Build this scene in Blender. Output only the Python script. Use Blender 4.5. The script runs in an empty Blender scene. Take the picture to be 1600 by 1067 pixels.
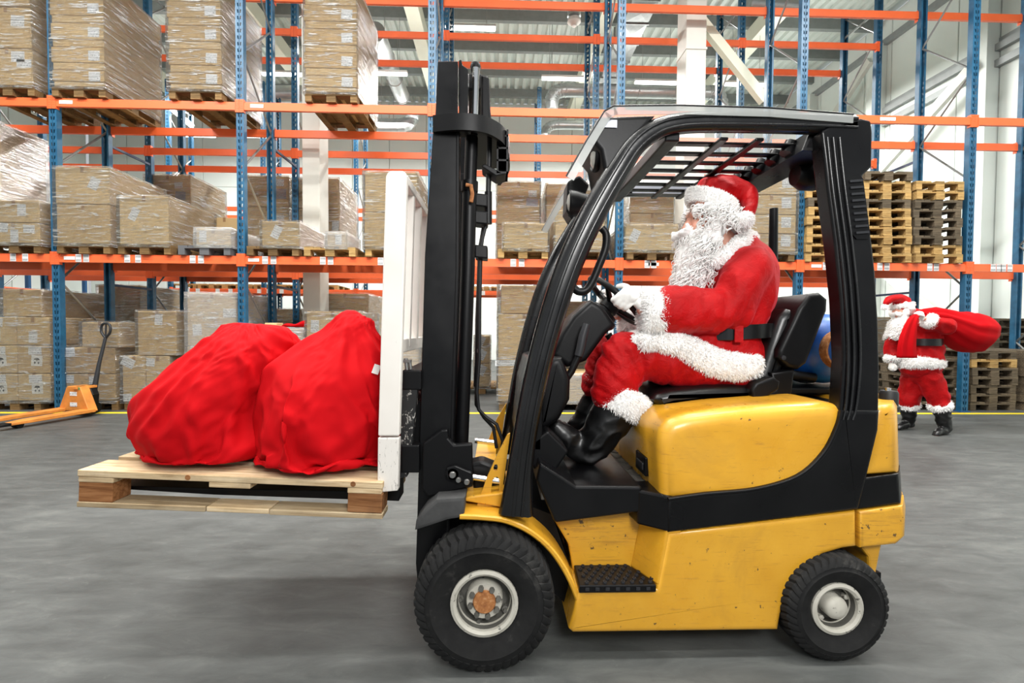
import bpy, bmesh, math, random
import numpy as np
from mathutils import Vector, Matrix, noise
random.seed(7)
SC = bpy.context.scene
COL = SC.collection
PI = math.pi

# ------------------------------------------------------------------ camera
CAM_H, FOC, PITCH, YAW, ROLL = 1.34, 735.0, 0.0273, 0.0307, 0.0064
def ray(u, v):
    c, s = math.cos(ROLL), math.sin(ROLL); u, v = c*u+s*v, -s*u+c*v
    yy, zz = 1.0, -v
    c, s = math.cos(PITCH), math.sin(PITCH); y, z = c*yy+s*zz, -s*yy+c*zz
    c, s = math.cos(YAW), math.sin(YAW)
    return Vector((c*u+s*y, -s*u+c*y, z))
def W(px, py, Y):
    """metric point at depth Y that was measured at (px, py) in the reference"""
    d = ray((px-800)/FOC, (py-533.5)/FOC); t = Y/d.y
    return Vector((d.x*t, Y, CAM_H+d.z*t))
cam_d = bpy.data.cameras.new('camera'); cam = bpy.data.objects.new('camera', cam_d); COL.objects.link(cam)
F_ = ray(0, 0); R_ = ray(1, 0)-F_; D_ = ray(0, 1)-F_
m3 = Matrix((R_, -D_, -F_)).transposed()
cam.matrix_world = Matrix.Translation((0, 0, CAM_H)) @ m3.to_4x4()
cam_d.sensor_width = 36; cam_d.lens = FOC*36/1600; cam_d.clip_start = .05; cam_d.clip_end = 200
SC.camera = cam

# ------------------------------------------------------------------ light and exposure
wd = bpy.data.worlds.new('hall_air'); SC.world = wd; wd.use_nodes = True
wd.node_tree.nodes['Background'].inputs[0].default_value = (.93, .97, 1, 1)
wd.node_tree.nodes['Background'].inputs[1].default_value = .4
def area(name, loc, sx, sy, power, rot=(0, 0, 0), color=(1, .985, .95)):
    l = bpy.data.lights.new(name, 'AREA'); l.shape = 'RECTANGLE'; l.size = sx; l.size_y = sy; l.energy = power; l.color = color
    o = bpy.data.objects.new(name, l); COL.objects.link(o); o.location = loc; o.rotation_euler = rot
    return o
# rows of ceiling tubes over the loading aisle (in front of the racks) and over the racks
for i, (x, y) in enumerate([(x, y) for y in (-1.6, 1.4, 4.4) for x in (-7, -2.5, 2, 6.5)]):
    area('aisle_light', (x, y, 8.2), 3.0, .5, {-1.6: 80, 1.4: 190, 4.4: 340}[y])
for i, (x, y) in enumerate([(x, y) for y in (12.9, 16.2) for x in (-9, -3, 3, 8)]):
    area('rack_light', (x, y, 8.3), 3.0, .5, 330)
    area('rack_uplight', (x, y, 8.5), 3.0, .5, 24, (PI, 0, 0))       # the open fittings also light the deck
area('photographer_flash', (.7, -1.0, 2.7), .9, .9, 74, (math.radians(72), 0, 0), (1, .99, .97))
SC.view_settings.view_transform = 'Standard'; SC.view_settings.look = 'None'
SC.view_settings.gamma = 1; SC.view_settings.use_curve_mapping = False
SC.view_settings.exposure = .39

# ------------------------------------------------------------------ materials
def lin(c):
    return tuple(((v/255+.055)/1.055)**2.4 if v/255 > .04045 else v/255/12.92 for v in c)
class N:
    def __init__(s, name):
        s.m = bpy.data.materials.new(name); s.m.use_nodes = True; s.t = s.m.node_tree
        s.b = s.t.nodes['Principled BSDF']; s.out = s.t.nodes['Material Output']
    def n(s, typ, **kw):
        nd = s.t.nodes.new('ShaderNode'+typ)
        for k, v in kw.items():
            if k.startswith('i_'):
                key = k[2:].replace('_', ' '); nd.inputs[int(key) if key.isdigit() else key].default_value = v
            else: setattr(nd, k, v)
        return nd
    def l(s, a, b): s.t.links.new(a, b)
    def coord(s, kind='Object', scale=(1, 1, 1), rot=(0, 0, 0)):
        tc = s.n('TexCoord'); mp = s.n('Mapping'); mp.inputs['Scale'].default_value = scale; mp.inputs['Rotation'].default_value = rot
        s.l(tc.outputs[kind], mp.inputs[0]); return mp.outputs[0]
    def noise(s, vec, scale, detail=3, rough=.55, dist=0):
        nd = s.n('TexNoise'); nd.inputs['Scale'].default_value = scale; nd.inputs['Detail'].default_value = detail
        nd.inputs['Roughness'].default_value = rough; nd.inputs['Distortion'].default_value = dist
        s.l(vec, nd.inputs['Vector']); return nd.outputs[0]
    def ramp(s, fac, stops):
        r = s.n('ValToRGB'); e = r.color_ramp.elements
        while len(e) < len(stops): e.new(.5)
        for el, (p, c) in zip(e, stops):
            el.position = p; el.color = (*c, 1) if not isinstance(c, (int, float)) else (c, c, c, 1)
        s.l(fac, r.inputs[0]); return r.outputs[0]
    def mix(s, fac, a, b, blend='MIX'):
        m = s.n('Mix', data_type='RGBA', blend_type=blend)
        for val, idx in ((fac, 0), (a, 6), (b, 7)):
            if hasattr(val, 'links'): s.l(val, m.inputs[idx])
            elif idx == 0: m.inputs[0].default_value = val
            else: m.inputs[idx].default_value = (*val, 1)
        return m.outputs[2]
    def math(s, op, a, b=None, c=None):
        m = s.n('Math', operation=op)
        for i, v in enumerate((a, b, c)):
            if v is None: continue
            if hasattr(v, 'links'): s.l(v, m.inputs[i])
            else: m.inputs[i].default_value = v
        return m.outputs[0]
    def bump(s, h, strength=.3, dist=.01):
        b = s.n('Bump'); b.inputs['Strength'].default_value = strength; b.inputs['Distance'].default_value = dist
        s.l(h, b.inputs['Height']); s.l(b.outputs[0], s.b.inputs['Normal']); return b
    def rand(s): return s.n('ObjectInfo').outputs['Random']
    def set(s, color=None, rough=None, metal=None, spec=None):
        if color is not None:
            if hasattr(color, 'links'): s.l(color, s.b.inputs['Base Color'])
            else: s.b.inputs['Base Color'].default_value = (*color, 1)
        if rough is not None:
            if hasattr(rough, 'links'): s.l(rough, s.b.inputs['Roughness'])
            else: s.b.inputs['Roughness'].default_value = rough
        if metal is not None: s.b.inputs['Metallic'].default_value = metal
        if spec is not None: s.b.inputs['Specular IOR Level'].default_value = spec
        return s
def plain(name, rgb, rough=.5, metal=0, var=.08, nscale=6, bump=0, bscale=60, spec=None):
    """single colour with a little uneven wear"""
    k = N(name); c = lin(rgb); v = k.coord('Object')
    f = k.noise(v, nscale, 4)
    col = k.ramp(f, [(.3, tuple(x*(1-var) for x in c)), (.7, tuple(min(1, x*(1+var)) for x in c))])
    k.set(col, rough, metal, spec)
    if bump: k.bump(k.noise(v, bscale, 3), bump, .004)
    return k.m
M = {}

# ------------------------------------------------------------------ mesh builder
ORIG = {}
class MB:
    def __init__(s): s.v = []; s.f = []; s.mi = []
    def add(s, vs, fs, mi=0):
        o = len(s.v); s.v += [tuple(p) for p in vs]; s.f += [tuple(i+o for i in f) for f in fs]; s.mi += [mi]*len(fs); return s
    def box(s, a, b, mi=0, mat=None):
        (x0, y0, z0), (x1, y1, z1) = a, b
        vs = [Vector(p) for p in ((x0,y0,z0),(x1,y0,z0),(x1,y1,z0),(x0,y1,z0),(x0,y0,z1),(x1,y0,z1),(x1,y1,z1),(x0,y1,z1))]
        if mat is not None: vs = [mat @ p for p in vs]
        return s.add(vs, [(0,3,2,1),(4,5,6,7),(0,1,5,4),(1,2,6,5),(2,3,7,6),(3,0,4,7)], mi)
    def cbox(s, c, d, mi=0, mat=None):
        return s.box([c[i]-d[i]/2 for i in range(3)], [c[i]+d[i]/2 for i in range(3)], mi, mat)
    def prism(s, poly, y0, y1, mi=0, axis='y'):
        """poly of (x,z) swept along y (axis 'y'), or (x,y) swept along z (axis 'z')"""
        n = len(poly); ar = sum(poly[i][0]*poly[(i+1) % n][1]-poly[(i+1) % n][0]*poly[i][1] for i in range(n))
        if ar < 0: poly = poly[::-1]
        mk = (lambda p, t: (p[0], t, p[1])) if axis == 'y' else (lambda p, t: (p[0], p[1], t))
        vs = [mk(p, y0) for p in poly]+[mk(p, y1) for p in poly]
        fs = [tuple(range(n)), tuple(range(2*n-1, n-1, -1))]+[(i, i+n, (i+1) % n+n, (i+1) % n) for i in range(n)]
        if axis == 'z': fs = [f[::-1] for f in fs]
        return s.add(vs, fs, mi)
    def pillow(s, poly, y0, y1, r, n=4, mi=0, far=True):
        """prism along y whose rim is rounded by radius r"""
        k = len(poly); ar = sum(poly[i][0]*poly[(i+1) % k][1]-poly[(i+1) % k][0]*poly[i][1] for i in range(k))
        if ar < 0: poly = poly[::-1]
        P = [Vector((p[0], p[1])) for p in poly]; nr = []
        for i in range(k):
            e1 = (P[i]-P[i-1]).normalized(); e2 = (P[(i+1) % k]-P[i]).normalized()
            n1 = Vector((-e1.y, e1.x)); n2 = Vector((-e2.y, e2.x)); m = (n1+n2)
            m = m.normalized() if m.length > 1e-6 else n1
            nr.append(m/max(.5, m.dot(n1)))
        st = [(PI/2*j/n) for j in range(n+1)]
        R = [(y0+r*(1-math.cos(a)), r*(1-math.sin(a))) for a in st]
        Q = [(y1-r*(1-math.cos(a)), r*(1-math.sin(a))) for a in reversed(st)] if far else [(y1, 0)]
        R = [(y0, r*1.35)]+R; Q = Q+[(y1, r*1.35)] if far else Q
        vs = []
        for (y, ins) in R+Q: vs += [(p.x+q.x*ins, y, p.y+q.y*ins) for p, q in zip(P, nr)]
        m = len(R+Q); fs = [tuple(range(k)), tuple(range(m*k-1, (m-1)*k-1, -1))]
        for j in range(m-1):
            for i in range(k):
                fs.append((j*k+i, (j+1)*k+i, (j+1)*k+(i+1) % k, j*k+(i+1) % k))
        return s.add(vs, fs, mi)
    def plate(s, outer, holes, y0, y1, mi=0):
        """flat plate (x,z) with holes, thick from y0 to y1"""
        bm = bmesh.new(); es = []
        for lp in [outer]+holes:
            vs = [bm.verts.new((p[0], y0, p[1])) for p in lp]
            es += [bm.edges.new((vs[i], vs[(i+1) % len(vs)])) for i in range(len(vs))]
        bmesh.ops.triangle_fill(bm, use_beauty=True, use_dissolve=False, edges=es)
        r = bmesh.ops.extrude_face_region(bm, geom=list(bm.faces))
        for g in r['geom']:
            if isinstance(g, bmesh.types.BMVert): g.co.y = y1
        bm.verts.index_update()
        s.add([v.co.copy() for v in bm.verts], [tuple(v.index for v in f.verts) for f in bm.faces], mi); bm.free(); return s
    def loft(s, rings, mi=0, cap=True, closed=True):
        k = len(rings[0]); o = [p for r in rings for p in r]; fs = []
        for j in range(len(rings)-1):
            for i in range(k if closed else k-1):
                fs.append((j*k+i, j*k+(i+1) % k, (j+1)*k+(i+1) % k, (j+1)*k+i))
        if cap and closed: fs += [tuple(range(k-1, -1, -1)), tuple(range((len(rings)-1)*k, len(rings)*k))]
        return s.add(o, fs, mi)
    def tube(s, path, r, n=10, mi=0, cap=True):
        P = [Vector(p) for p in path]; rs = r if isinstance(r, (list, tuple)) else [r]*len(P)
        rings = []; up = None
        for i, p in enumerate(P):
            t = (P[min(i+1, len(P)-1)]-P[max(i-1, 0)]).normalized()
            if up is None: up = t.orthogonal().normalized()
            up = (up-t*up.dot(t)); up = up.normalized() if up.length > 1e-5 else t.orthogonal().normalized()
            b = t.cross(up)
            rings.append([p+(up*math.cos(2*PI*k/n)+b*math.sin(2*PI*k/n))*rs[i] for k in range(n)])
        return s.loft(rings, mi, cap)
    def lathe(s, prof, c, axis='y', n=32, mi=0, cap=True):
        """prof: (radius, along) from one end to the other"""
        rings = []
        for r, a in prof:
            rg = []
            for k in range(n):
                t = 2*PI*k/n; u, w = r*math.cos(t), r*math.sin(t)
                rg.append({'y': (c[0]+u, c[1]+a, c[2]+w), 'z': (c[0]+u, c[1]+w, c[2]+a), 'x': (c[0]+a, c[1]+u, c[2]+w)}[axis])
            rings.append(rg)
        if axis == 'y': rings = [r[::-1] for r in rings]
        return s.loft(rings, mi, cap)
    def sweep(s, path, w, d, mi=0, bev=.25):
        """bar of width w (in the xz plane) and depth d (along y) swept along a path of points lying at constant y"""
        P = [Vector(p) for p in path]; rings = []
        for i, p in enumerate(P):
            t = (P[min(i+1, len(P)-1)]-P[max(i-1, 0)]).normalized(); b = t.cross(Vector((0, 1, 0))).normalized()
            ww = w[i] if isinstance(w, (list, tuple)) else w
            h, e, q = ww/2, d/2, min(ww, d)*bev
            rings.append([p+b*x+Vector((0, y, 0)) for x, y in ((h, -e+q), (h-q, -e), (-h+q, -e), (-h, -e+q), (-h, e-q), (-h+q, e), (h-q, e), (h, e-q))])
        return s.loft(rings, mi)
    def build(s, name, mat, parent=None, smooth=None, bevel=0, seg=2, loc=None, **props):
        me = bpy.data.meshes.new(name)
        org = Vector(ORIG.get(root_of(parent).name, (0, 0, 0))) if parent is not None else Vector((0, 0, 0))
        if loc is not None: org = Vector(loc)
        me.from_pydata([tuple(Vector(p)-org) for p in s.v], [], s.f)
        for m_ in (mat if isinstance(mat, (list, tuple)) else [mat]): me.materials.append(m_)
        if any(s.mi): me.polygons.foreach_set('material_index', s.mi)
        fix_normals(me)
        if smooth is not None:
            me.polygons.foreach_set('use_smooth', [True]*len(me.polygons)); me.set_sharp_from_angle(angle=math.radians(smooth))
        o = bpy.data.objects.new(name, me); COL.objects.link(o)
        if parent is not None: o.parent = parent
        elif loc is not None: o.location = loc
        if bevel:
            bv = o.modifiers.new('bevel', 'BEVEL'); bv.width = bevel; bv.segments = seg; bv.limit_method = 'ANGLE'; bv.angle_limit = math.radians(35); bv.harden_normals = False
        for k, v in props.items(): o[k] = v
        return o
def fix_normals(me):
    bm = bmesh.new(); bm.from_mesh(me); bmesh.ops.recalc_face_normals(bm, faces=bm.faces); bm.to_mesh(me); bm.free()
def root_of(o):
    while o.parent is not None: o = o.parent
    return o
def thing(name, label, cat, loc=(0, 0, 0), group=None):
    o = bpy.data.objects.new(name, None); COL.objects.link(o); o.location = loc; o.empty_display_size = .1
    ORIG[o.name] = tuple(loc); tag(o, label, cat, group); return o
def tag(o, label=None, cat=None, group=None):
    if label: o['label'] = label
    if cat: o['category'] = cat
    if group: o['group'] = group
    return o
def struct(o): o['kind'] = 'structure'; return o
def dup(root, loc, rotz=0, label=None, group=None):
    r = root.copy(); COL.objects.link(r); r.location = loc; r.rotation_euler = (0, 0, rotz)
    if label: r['label'] = label
    if group: r['group'] = group
    for ch in root.children:
        c = ch.copy(); COL.objects.link(c); c.parent = r
        for g in ch.children:
            d = g.copy(); COL.objects.link(d); d.parent = c
    return r
def share(o, parent, loc=None, rot=None, scale=None):
    """another piece with the same mesh data"""
    c = o.copy(); COL.objects.link(c); c.parent = parent
    if loc is not None: c.location = loc
    if rot is not None: c.rotation_euler = rot
    if scale is not None: c.scale = scale
    return c
# ------------------------------------------------------------------ the materials
def m_floor():
    k = N('worn_concrete'); v = k.coord('Object')
    a = k.noise(v, .55, 6, .62, .6); b = k.noise(k.coord('Object', (2.2, 7, 1), (0, 0, .5)), 1.4, 7, .68, .5); c = k.noise(v, 18, 5, .7)
    f = k.math('ADD', k.math('MULTIPLY', a, .45), k.math('MULTIPLY', b, .55))
    col = k.ramp(f, [(.33, lin((60, 62, 61))), (.5, lin((80, 82, 81))), (.68, lin((102, 104, 101)))])
    col = k.mix(k.ramp(c, [(.62, 0.0), (.78, .35)]), col, lin((124, 125, 121)))
    d = k.noise(k.coord('Object', (1, 1, 1), (0, 0, .2)), 3.2, 6, .7, 1.2)
    col = k.mix(k.ramp(d, [(.6, 0.0), (.72, .4)]), col, lin((64, 65, 64)))
    k.set(col, k.ramp(a, [(.3, .42), (.7, .62)]), 0, .35); k.bump(k.math('ADD', c, b), .12, .01); return k.m
def m_carton():
    k = N('brown_cardboard'); v = k.coord('Object')
    r = k.rand()
    base = k.ramp(r, [(0, lin((194, 164, 116))), (.5, lin((206, 178, 130))), (1, lin((214, 188, 142)))])
    f = k.noise(k.coord('Object', (2, 2, 9)), 3, 4)
    col = k.mix(k.math('MULTIPLY', f, .25), base, lin((168, 138, 96)))
    k.set(col, .7, 0, .25); k.bump(k.noise(k.coord('Object', (1, 1, 90)), 6, 2), .06, .004); return k.m
def m_film(name, haze, tint=(.95, .95, .95)):
    """clear film: mostly see-through, milky where it bunches, with white glints painted along its fine glossy creases"""
    k = N(name); k.t.nodes.remove(k.b)
    tc = k.n('TexCoord')
    def streak(rot, sc, scale, det=4):
        mp = k.n('Mapping'); mp.inputs['Rotation'].default_value = rot; mp.inputs['Scale'].default_value = sc
        k.l(tc.outputs['Object'], mp.inputs[0]); return k.noise(mp.outputs[0], scale, det, .6, .7)
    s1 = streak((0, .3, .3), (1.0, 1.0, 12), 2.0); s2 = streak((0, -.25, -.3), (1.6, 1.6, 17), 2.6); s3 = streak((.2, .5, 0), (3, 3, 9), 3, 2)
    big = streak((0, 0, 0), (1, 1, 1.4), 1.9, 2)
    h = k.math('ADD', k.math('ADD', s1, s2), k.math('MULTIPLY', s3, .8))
    bp = k.n('Bump'); bp.inputs['Strength'].default_value = 1.0; bp.inputs['Distance'].default_value = .12; k.l(h, bp.inputs['Height'])
    gl = k.n('BsdfGlossy'); gl.inputs['Roughness'].default_value = .16; k.l(bp.outputs[0], gl.inputs['Normal'])
    df = k.n('BsdfDiffuse'); df.inputs['Color'].default_value = (*tint, 1)
    tr = k.n('BsdfTransparent')
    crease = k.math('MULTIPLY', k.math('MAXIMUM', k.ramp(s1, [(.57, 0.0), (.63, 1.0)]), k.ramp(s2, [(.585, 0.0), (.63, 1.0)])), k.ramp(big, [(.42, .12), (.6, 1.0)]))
    milk = k.math('ADD', k.math('MULTIPLY', crease, .75+haze*.4), haze)  # haze of bunched film, plus bright glints painted white on the creases
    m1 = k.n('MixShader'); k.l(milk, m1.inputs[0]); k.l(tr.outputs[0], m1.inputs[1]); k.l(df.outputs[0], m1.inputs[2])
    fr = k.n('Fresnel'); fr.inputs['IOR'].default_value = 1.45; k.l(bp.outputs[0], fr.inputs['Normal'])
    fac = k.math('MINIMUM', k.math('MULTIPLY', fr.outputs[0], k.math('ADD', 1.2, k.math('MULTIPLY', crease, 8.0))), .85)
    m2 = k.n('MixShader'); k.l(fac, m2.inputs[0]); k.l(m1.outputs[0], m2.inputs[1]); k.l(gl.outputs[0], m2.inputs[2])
    k.l(m2.outputs[0], k.out.inputs['Surface']); return k.m
def m_wood(name, c0, c1, c2, rnd=True, dirt=.3, bump=.25):
    k = N(name)
    v = k.coord('Object', (1.5, 22, 22)); f = k.noise(v, 3, 5, .6, .4)
    col = k.ramp(f, [(.3, lin(c0)), (.5, lin(c1)), (.72, lin(c2))])
    if rnd:
        r = k.rand(); col = k.mix(1, col, k.ramp(r, [(0, (.62, .6, .57)), (.5, (.9, .88, .85)), (1, (1.1, 1.05, .98))]), 'MULTIPLY')
    g = k.noise(k.coord('Object'), 5, 5, .65); col = k.mix(k.ramp(g, [(.5, 0.0), (.75, dirt)]), col, lin((70, 60, 48)))
    k.set(col, .75, 0, .2); k.bump(f, bump, .004); return k.m
def m_post():
    """blue rack post with punched slots that light and view pass through"""
    k = N('blue_punched_steel'); v = k.coord('Object'); sp = k.n('SeparateXYZ'); k.l(v, sp.inputs[0])
    f = k.noise(v, 7, 3)
    k.set(k.ramp(f, [(.3, lin((22, 74, 106))), (.7, lin((36, 96, 130)))]), .4)
    zz = k.math('FRACT', k.math('MULTIPLY', sp.outputs[2], 1/.1)); dz = k.math('ABSOLUTE', k.math('SUBTRACT', zz, .5))
    xx = k.math('ABSOLUTE', sp.outputs[0])
    # slots lean towards the middle as they go down
    xc = k.math('ADD', k.math('MULTIPLY', zz, .012), .014)
    dx = k.math('ABSOLUTE', k.math('SUBTRACT', xx, xc))
    hole = k.math('MULTIPLY', k.math('LESS_THAN', dx, .0085), k.math('LESS_THAN', dz, .27))
    tr = k.n('BsdfTransparent'); mx = k.n('MixShader'); k.l(hole, mx.inputs[0]); k.l(k.b.outputs[0], mx.inputs[1]); k.l(tr.outputs[0], mx.inputs[2])
    k.l(mx.outputs[0], k.out.inputs['Surface']); return k.m
def m_sticker(lines=True, seed=0):
    k = N('printed_sticker'); v = k.coord('Object'); sp = k.n('SeparateXYZ'); k.l(v, sp.inputs[0])
    n = k.noise(k.coord('Object', (40, 1, 8)), 3, 2)
    zz = k.math('FRACT', k.math('MULTIPLY', sp.outputs[2], 28))
    ln = k.math('MULTIPLY', k.math('LESS_THAN', zz, .38), k.math('GREATER_THAN', n, .52))
    k.set(k.mix(k.math('MULTIPLY', ln, .75), lin((228, 230, 232)), lin((70, 72, 78))), .5); return k.m
def m_barcode():
    k = N('location_barcode'); v = k.coord('Object'); sp = k.n('SeparateXYZ'); k.l(v, sp.inputs[0])
    n = k.noise(k.coord('Object', (1, 1, 1)), 8, 1)
    wv = k.math('GREATER_THAN', k.math('FRACT', k.math('MULTIPLY', sp.outputs[0], 110)), .5)
    za = k.math('ABSOLUTE', sp.outputs[2])
    band = k.math('MULTIPLY', k.math('GREATER_THAN', za, .016), k.math('LESS_THAN', za, .052))
    xi = k.math('LESS_THAN', k.math('ABSOLUTE', sp.outputs[0]), .04)
    k.set(k.mix(k.math('MULTIPLY', k.math('MULTIPLY', wv, band), xi), lin((232, 232, 232)), lin((40, 40, 44))), .45); return k.m
def m_panel_wall():
    k = N('white_sandwich_panel'); v = k.coord('Object'); f = k.noise(v, .35, 4)
    k.set(k.ramp(f, [(.3, lin((218, 226, 221))), (.7, lin((230, 236, 231)))]), .38, 0, .35)
    sp = k.n('SeparateXYZ'); k.l(v, sp.inputs[0])
    h = k.math('ADD', k.math('PINGPONG', k.math('ADD', sp.outputs[0], sp.outputs[1]), .1), 0)
    k.bump(h, .15, .02); return k.m
def m_yellow(name='chipped_yellow_paint', wear=0.0):
    k = N(name); v = k.coord('Object')
    f = k.noise(v, 4, 5, .6)
    col = k.ramp(f, [(.3, lin((208, 150, 36))), (.7, lin((222, 166, 50)))])
    scr = k.noise(k.coord('Object', (3, 3, 45)), 2.4, 6, .75, .4)           # rubbed scratches along the side
    col = k.mix(k.ramp(scr, [(.6-wear, 0.0), (.68-wear, .55)]), col, lin((168, 116, 46)))
    chip = k.noise(v, 26, 4, .7)
    col = k.mix(k.ramp(chip, [(.7-wear, 0.0), (.715-wear, .9)]), col, lin((74, 58, 42)))
    grime = k.noise(v, 2.2, 6, .7, .6); col = k.mix(k.ramp(grime, [(.56, 0.0), (.8, .4)]), col, lin((146, 104, 44)))
    k.set(col, k.ramp(grime, [(.35, .22), (.7, .42)]), 0, .5); b = k.b; b.inputs['Coat Weight'].default_value = .25; b.inputs['Coat Roughness'].default_value = .15
    return k.m
def m_black_paint():
    k = N('scuffed_black_paint'); v = k.coord('Object')
    f = k.noise(v, 5, 5, .6); s = k.noise(k.coord('Object', (30, 30, 3), (0, .2, 0)), 3, 5, .75)
    col = k.ramp(f, [(.3, lin((6, 6, 8))), (.7, lin((11, 11, 13)))])
    col = k.mix(k.ramp(s, [(.7, 0.0), (.78, .35)]), col, lin((96, 96, 98)))
    k.set(col, k.ramp(f, [(.3, .25), (.7, .42)]), 0, .3); return k.m
def m_gloss_black():
    k = N('polished_black_pillar_paint'); v = k.coord('Object'); f = k.noise(v, 6, 4); s = k.noise(k.coord('Object', (24, 24, 4), (0, .5, 0)), 3, 5, .75)
    col = k.mix(k.ramp(s, [(.7, 0.0), (.78, .3)]), k.ramp(f, [(.3, lin((7, 7, 9))), (.7, lin((13, 13, 15)))]), lin((90, 90, 94)))
    k.set(col, k.ramp(f, [(.3, .2), (.7, .32)]), 0, .6); return k.m
def m_rubber():
    k = N('dusty_tyre_rubber'); v = k.coord('Object'); f = k.noise(v, 6, 6, .7); g = k.noise(v, 40, 3)
    col = k.ramp(f, [(.3, lin((16, 16, 17))), (.55, lin((30, 30, 30))), (.8, lin((78, 76, 73)))])
    k.set(col, .82, 0, .25); k.bump(g, .15, .004); return k.m
def m_rim():
    k = N('chipped_white_rim'); v = k.coord('Object'); f = k.noise(v, 30, 5, .7); g = k.noise(v, 9, 4)
    col = k.ramp(g, [(.3, lin((182, 178, 166))), (.7, lin((206, 202, 190)))])
    col = k.mix(k.ramp(f, [(.6, 0.0), (.66, .9)]), col, lin((50, 46, 42)))
    k.set(col, .55); return k.m
def m_rust():
    k = N('rusty_hub'); v = k.coord('Object'); f = k.noise(v, 40, 5, .7)
    k.set(k.ramp(f, [(.3, lin((120, 66, 34))), (.55, lin((176, 116, 66))), (.75, lin((208, 172, 130)))]), .8); return k.m
def m_velvet():
    k = N('red_crushed_velvet'); v = k.coord('Object'); f = k.noise(v, 9, 4, .6, .6)
    col = k.ramp(f, [(.3, lin((158, 1, 6))), (.7, lin((186, 3, 10)))])
    k.set(col, .62, 0, .2); b = k.b
    b.inputs['Sheen Weight'].default_value = .4; b.inputs['Sheen Roughness'].default_value = .35; b.inputs['Sheen Tint'].default_value = (1, .12, .16, 1)
    k.bump(k.noise(v, 22, 4, .65, 1.0), .42, .016); return k.m
def m_sack():
    k = N('red_cotton_cloth'); v = k.coord('Object'); f = k.noise(v, 3, 4)
    k.set(k.ramp(f, [(.3, lin((176, 3, 12))), (.7, lin((188, 5, 16)))]), .8, 0, .12)
    w = k.noise(v, 420, 1); k.bump(w, .08, .002); return k.m
def m_fur():
    k = N('white_fur_pile'); v = k.coord('Object'); f = k.noise(v, 30, 3)
    k.set(k.ramp(f, [(.3, lin((246, 244, 242))), (.7, lin((255, 254, 252)))]), .9, 0, .1)
    k.b.inputs['Sheen Weight'].default_value = .3
    return k.m
def m_hair():
    k = N('white_curly_hair'); v = k.coord('Object'); f = k.noise(v, 60, 3)
    k.set(k.ramp(f, [(.3, lin((243, 241, 238))), (.7, lin((254, 253, 251)))]), .5, 0, .3); k.b.inputs['Subsurface Weight'].default_value = .35; k.b.inputs['Subsurface Radius'].default_value = (.03, .03, .03); return k.m
def m_skin():
    k = N('ruddy_skin'); v = k.coord('Object'); f = k.noise(v, 22, 4)
    k.set(k.ramp(f, [(.3, lin((216, 150, 128))), (.7, lin((230, 174, 152)))]), .5, 0, .35)
    k.b.inputs['Subsurface Weight'].default_value = .08; k.b.inputs['Subsurface Radius'].default_value = (.01, .004, .002); return k.m
def m_leather(name='black_leatherette', rough=.32):
    k = N(name); v = k.coord('Object'); f = k.noise(v, 12, 4, .6, .5)
    k.set(k.ramp(f, [(.3, lin((9, 9, 10))), (.7, lin((15, 15, 16)))]), rough, 0, .55); k.bump(f, .12, .01); return k.m
def m_lpg():
    k = N('scuffed_blue_cylinder_paint'); v = k.coord('Object'); f = k.noise(v, 10, 6, .7, .4)
    col = k.ramp(f, [(.3, lin((20, 84, 178))), (.62, lin((34, 104, 196)))])
    g = k.noise(v, 34, 4, .7); col = k.mix(k.ramp(g, [(.66, 0.0), (.7, .8)]), col, lin((58, 52, 50)))
    k.set(col, .35, 0, .5); return k.m
def m_scratched_white():
    k = N('scratched_white_paint'); v = k.coord('Object'); g = k.noise(v, 3, 3)
    col = k.ramp(g, [(.3, lin((224, 218, 210))), (.7, lin((236, 232, 226)))])
    f = k.noise(k.coord('Object', (22, 22, 5), (0, .5, 0)), 4, 6, .75, .6); sp = k.n('SeparateXYZ'); k.l(v, sp.inputs[0])
    low = k.ramp(k.math('SUBTRACT', 1.05, sp.outputs[2]), [(.0, 0.0), (.35, .32)])   # forks get scraped at the foot
    msk = k.ramp(k.math('ADD', f, k.math('MULTIPLY', low, .5)), [(.7, 0.0), (.74, .9)])
    k.set(k.mix(msk, col, lin((34, 33, 32))), .5); return k.m
def emis(name, rgb, st):
    k = N(name); k.t.nodes.remove(k.b); e = k.n('Emission'); e.inputs[0].default_value = (*rgb, 1); e.inputs[1].default_value = st
    k.l(e.outputs[0], k.out.inputs['Surface']); return k.m
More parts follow.
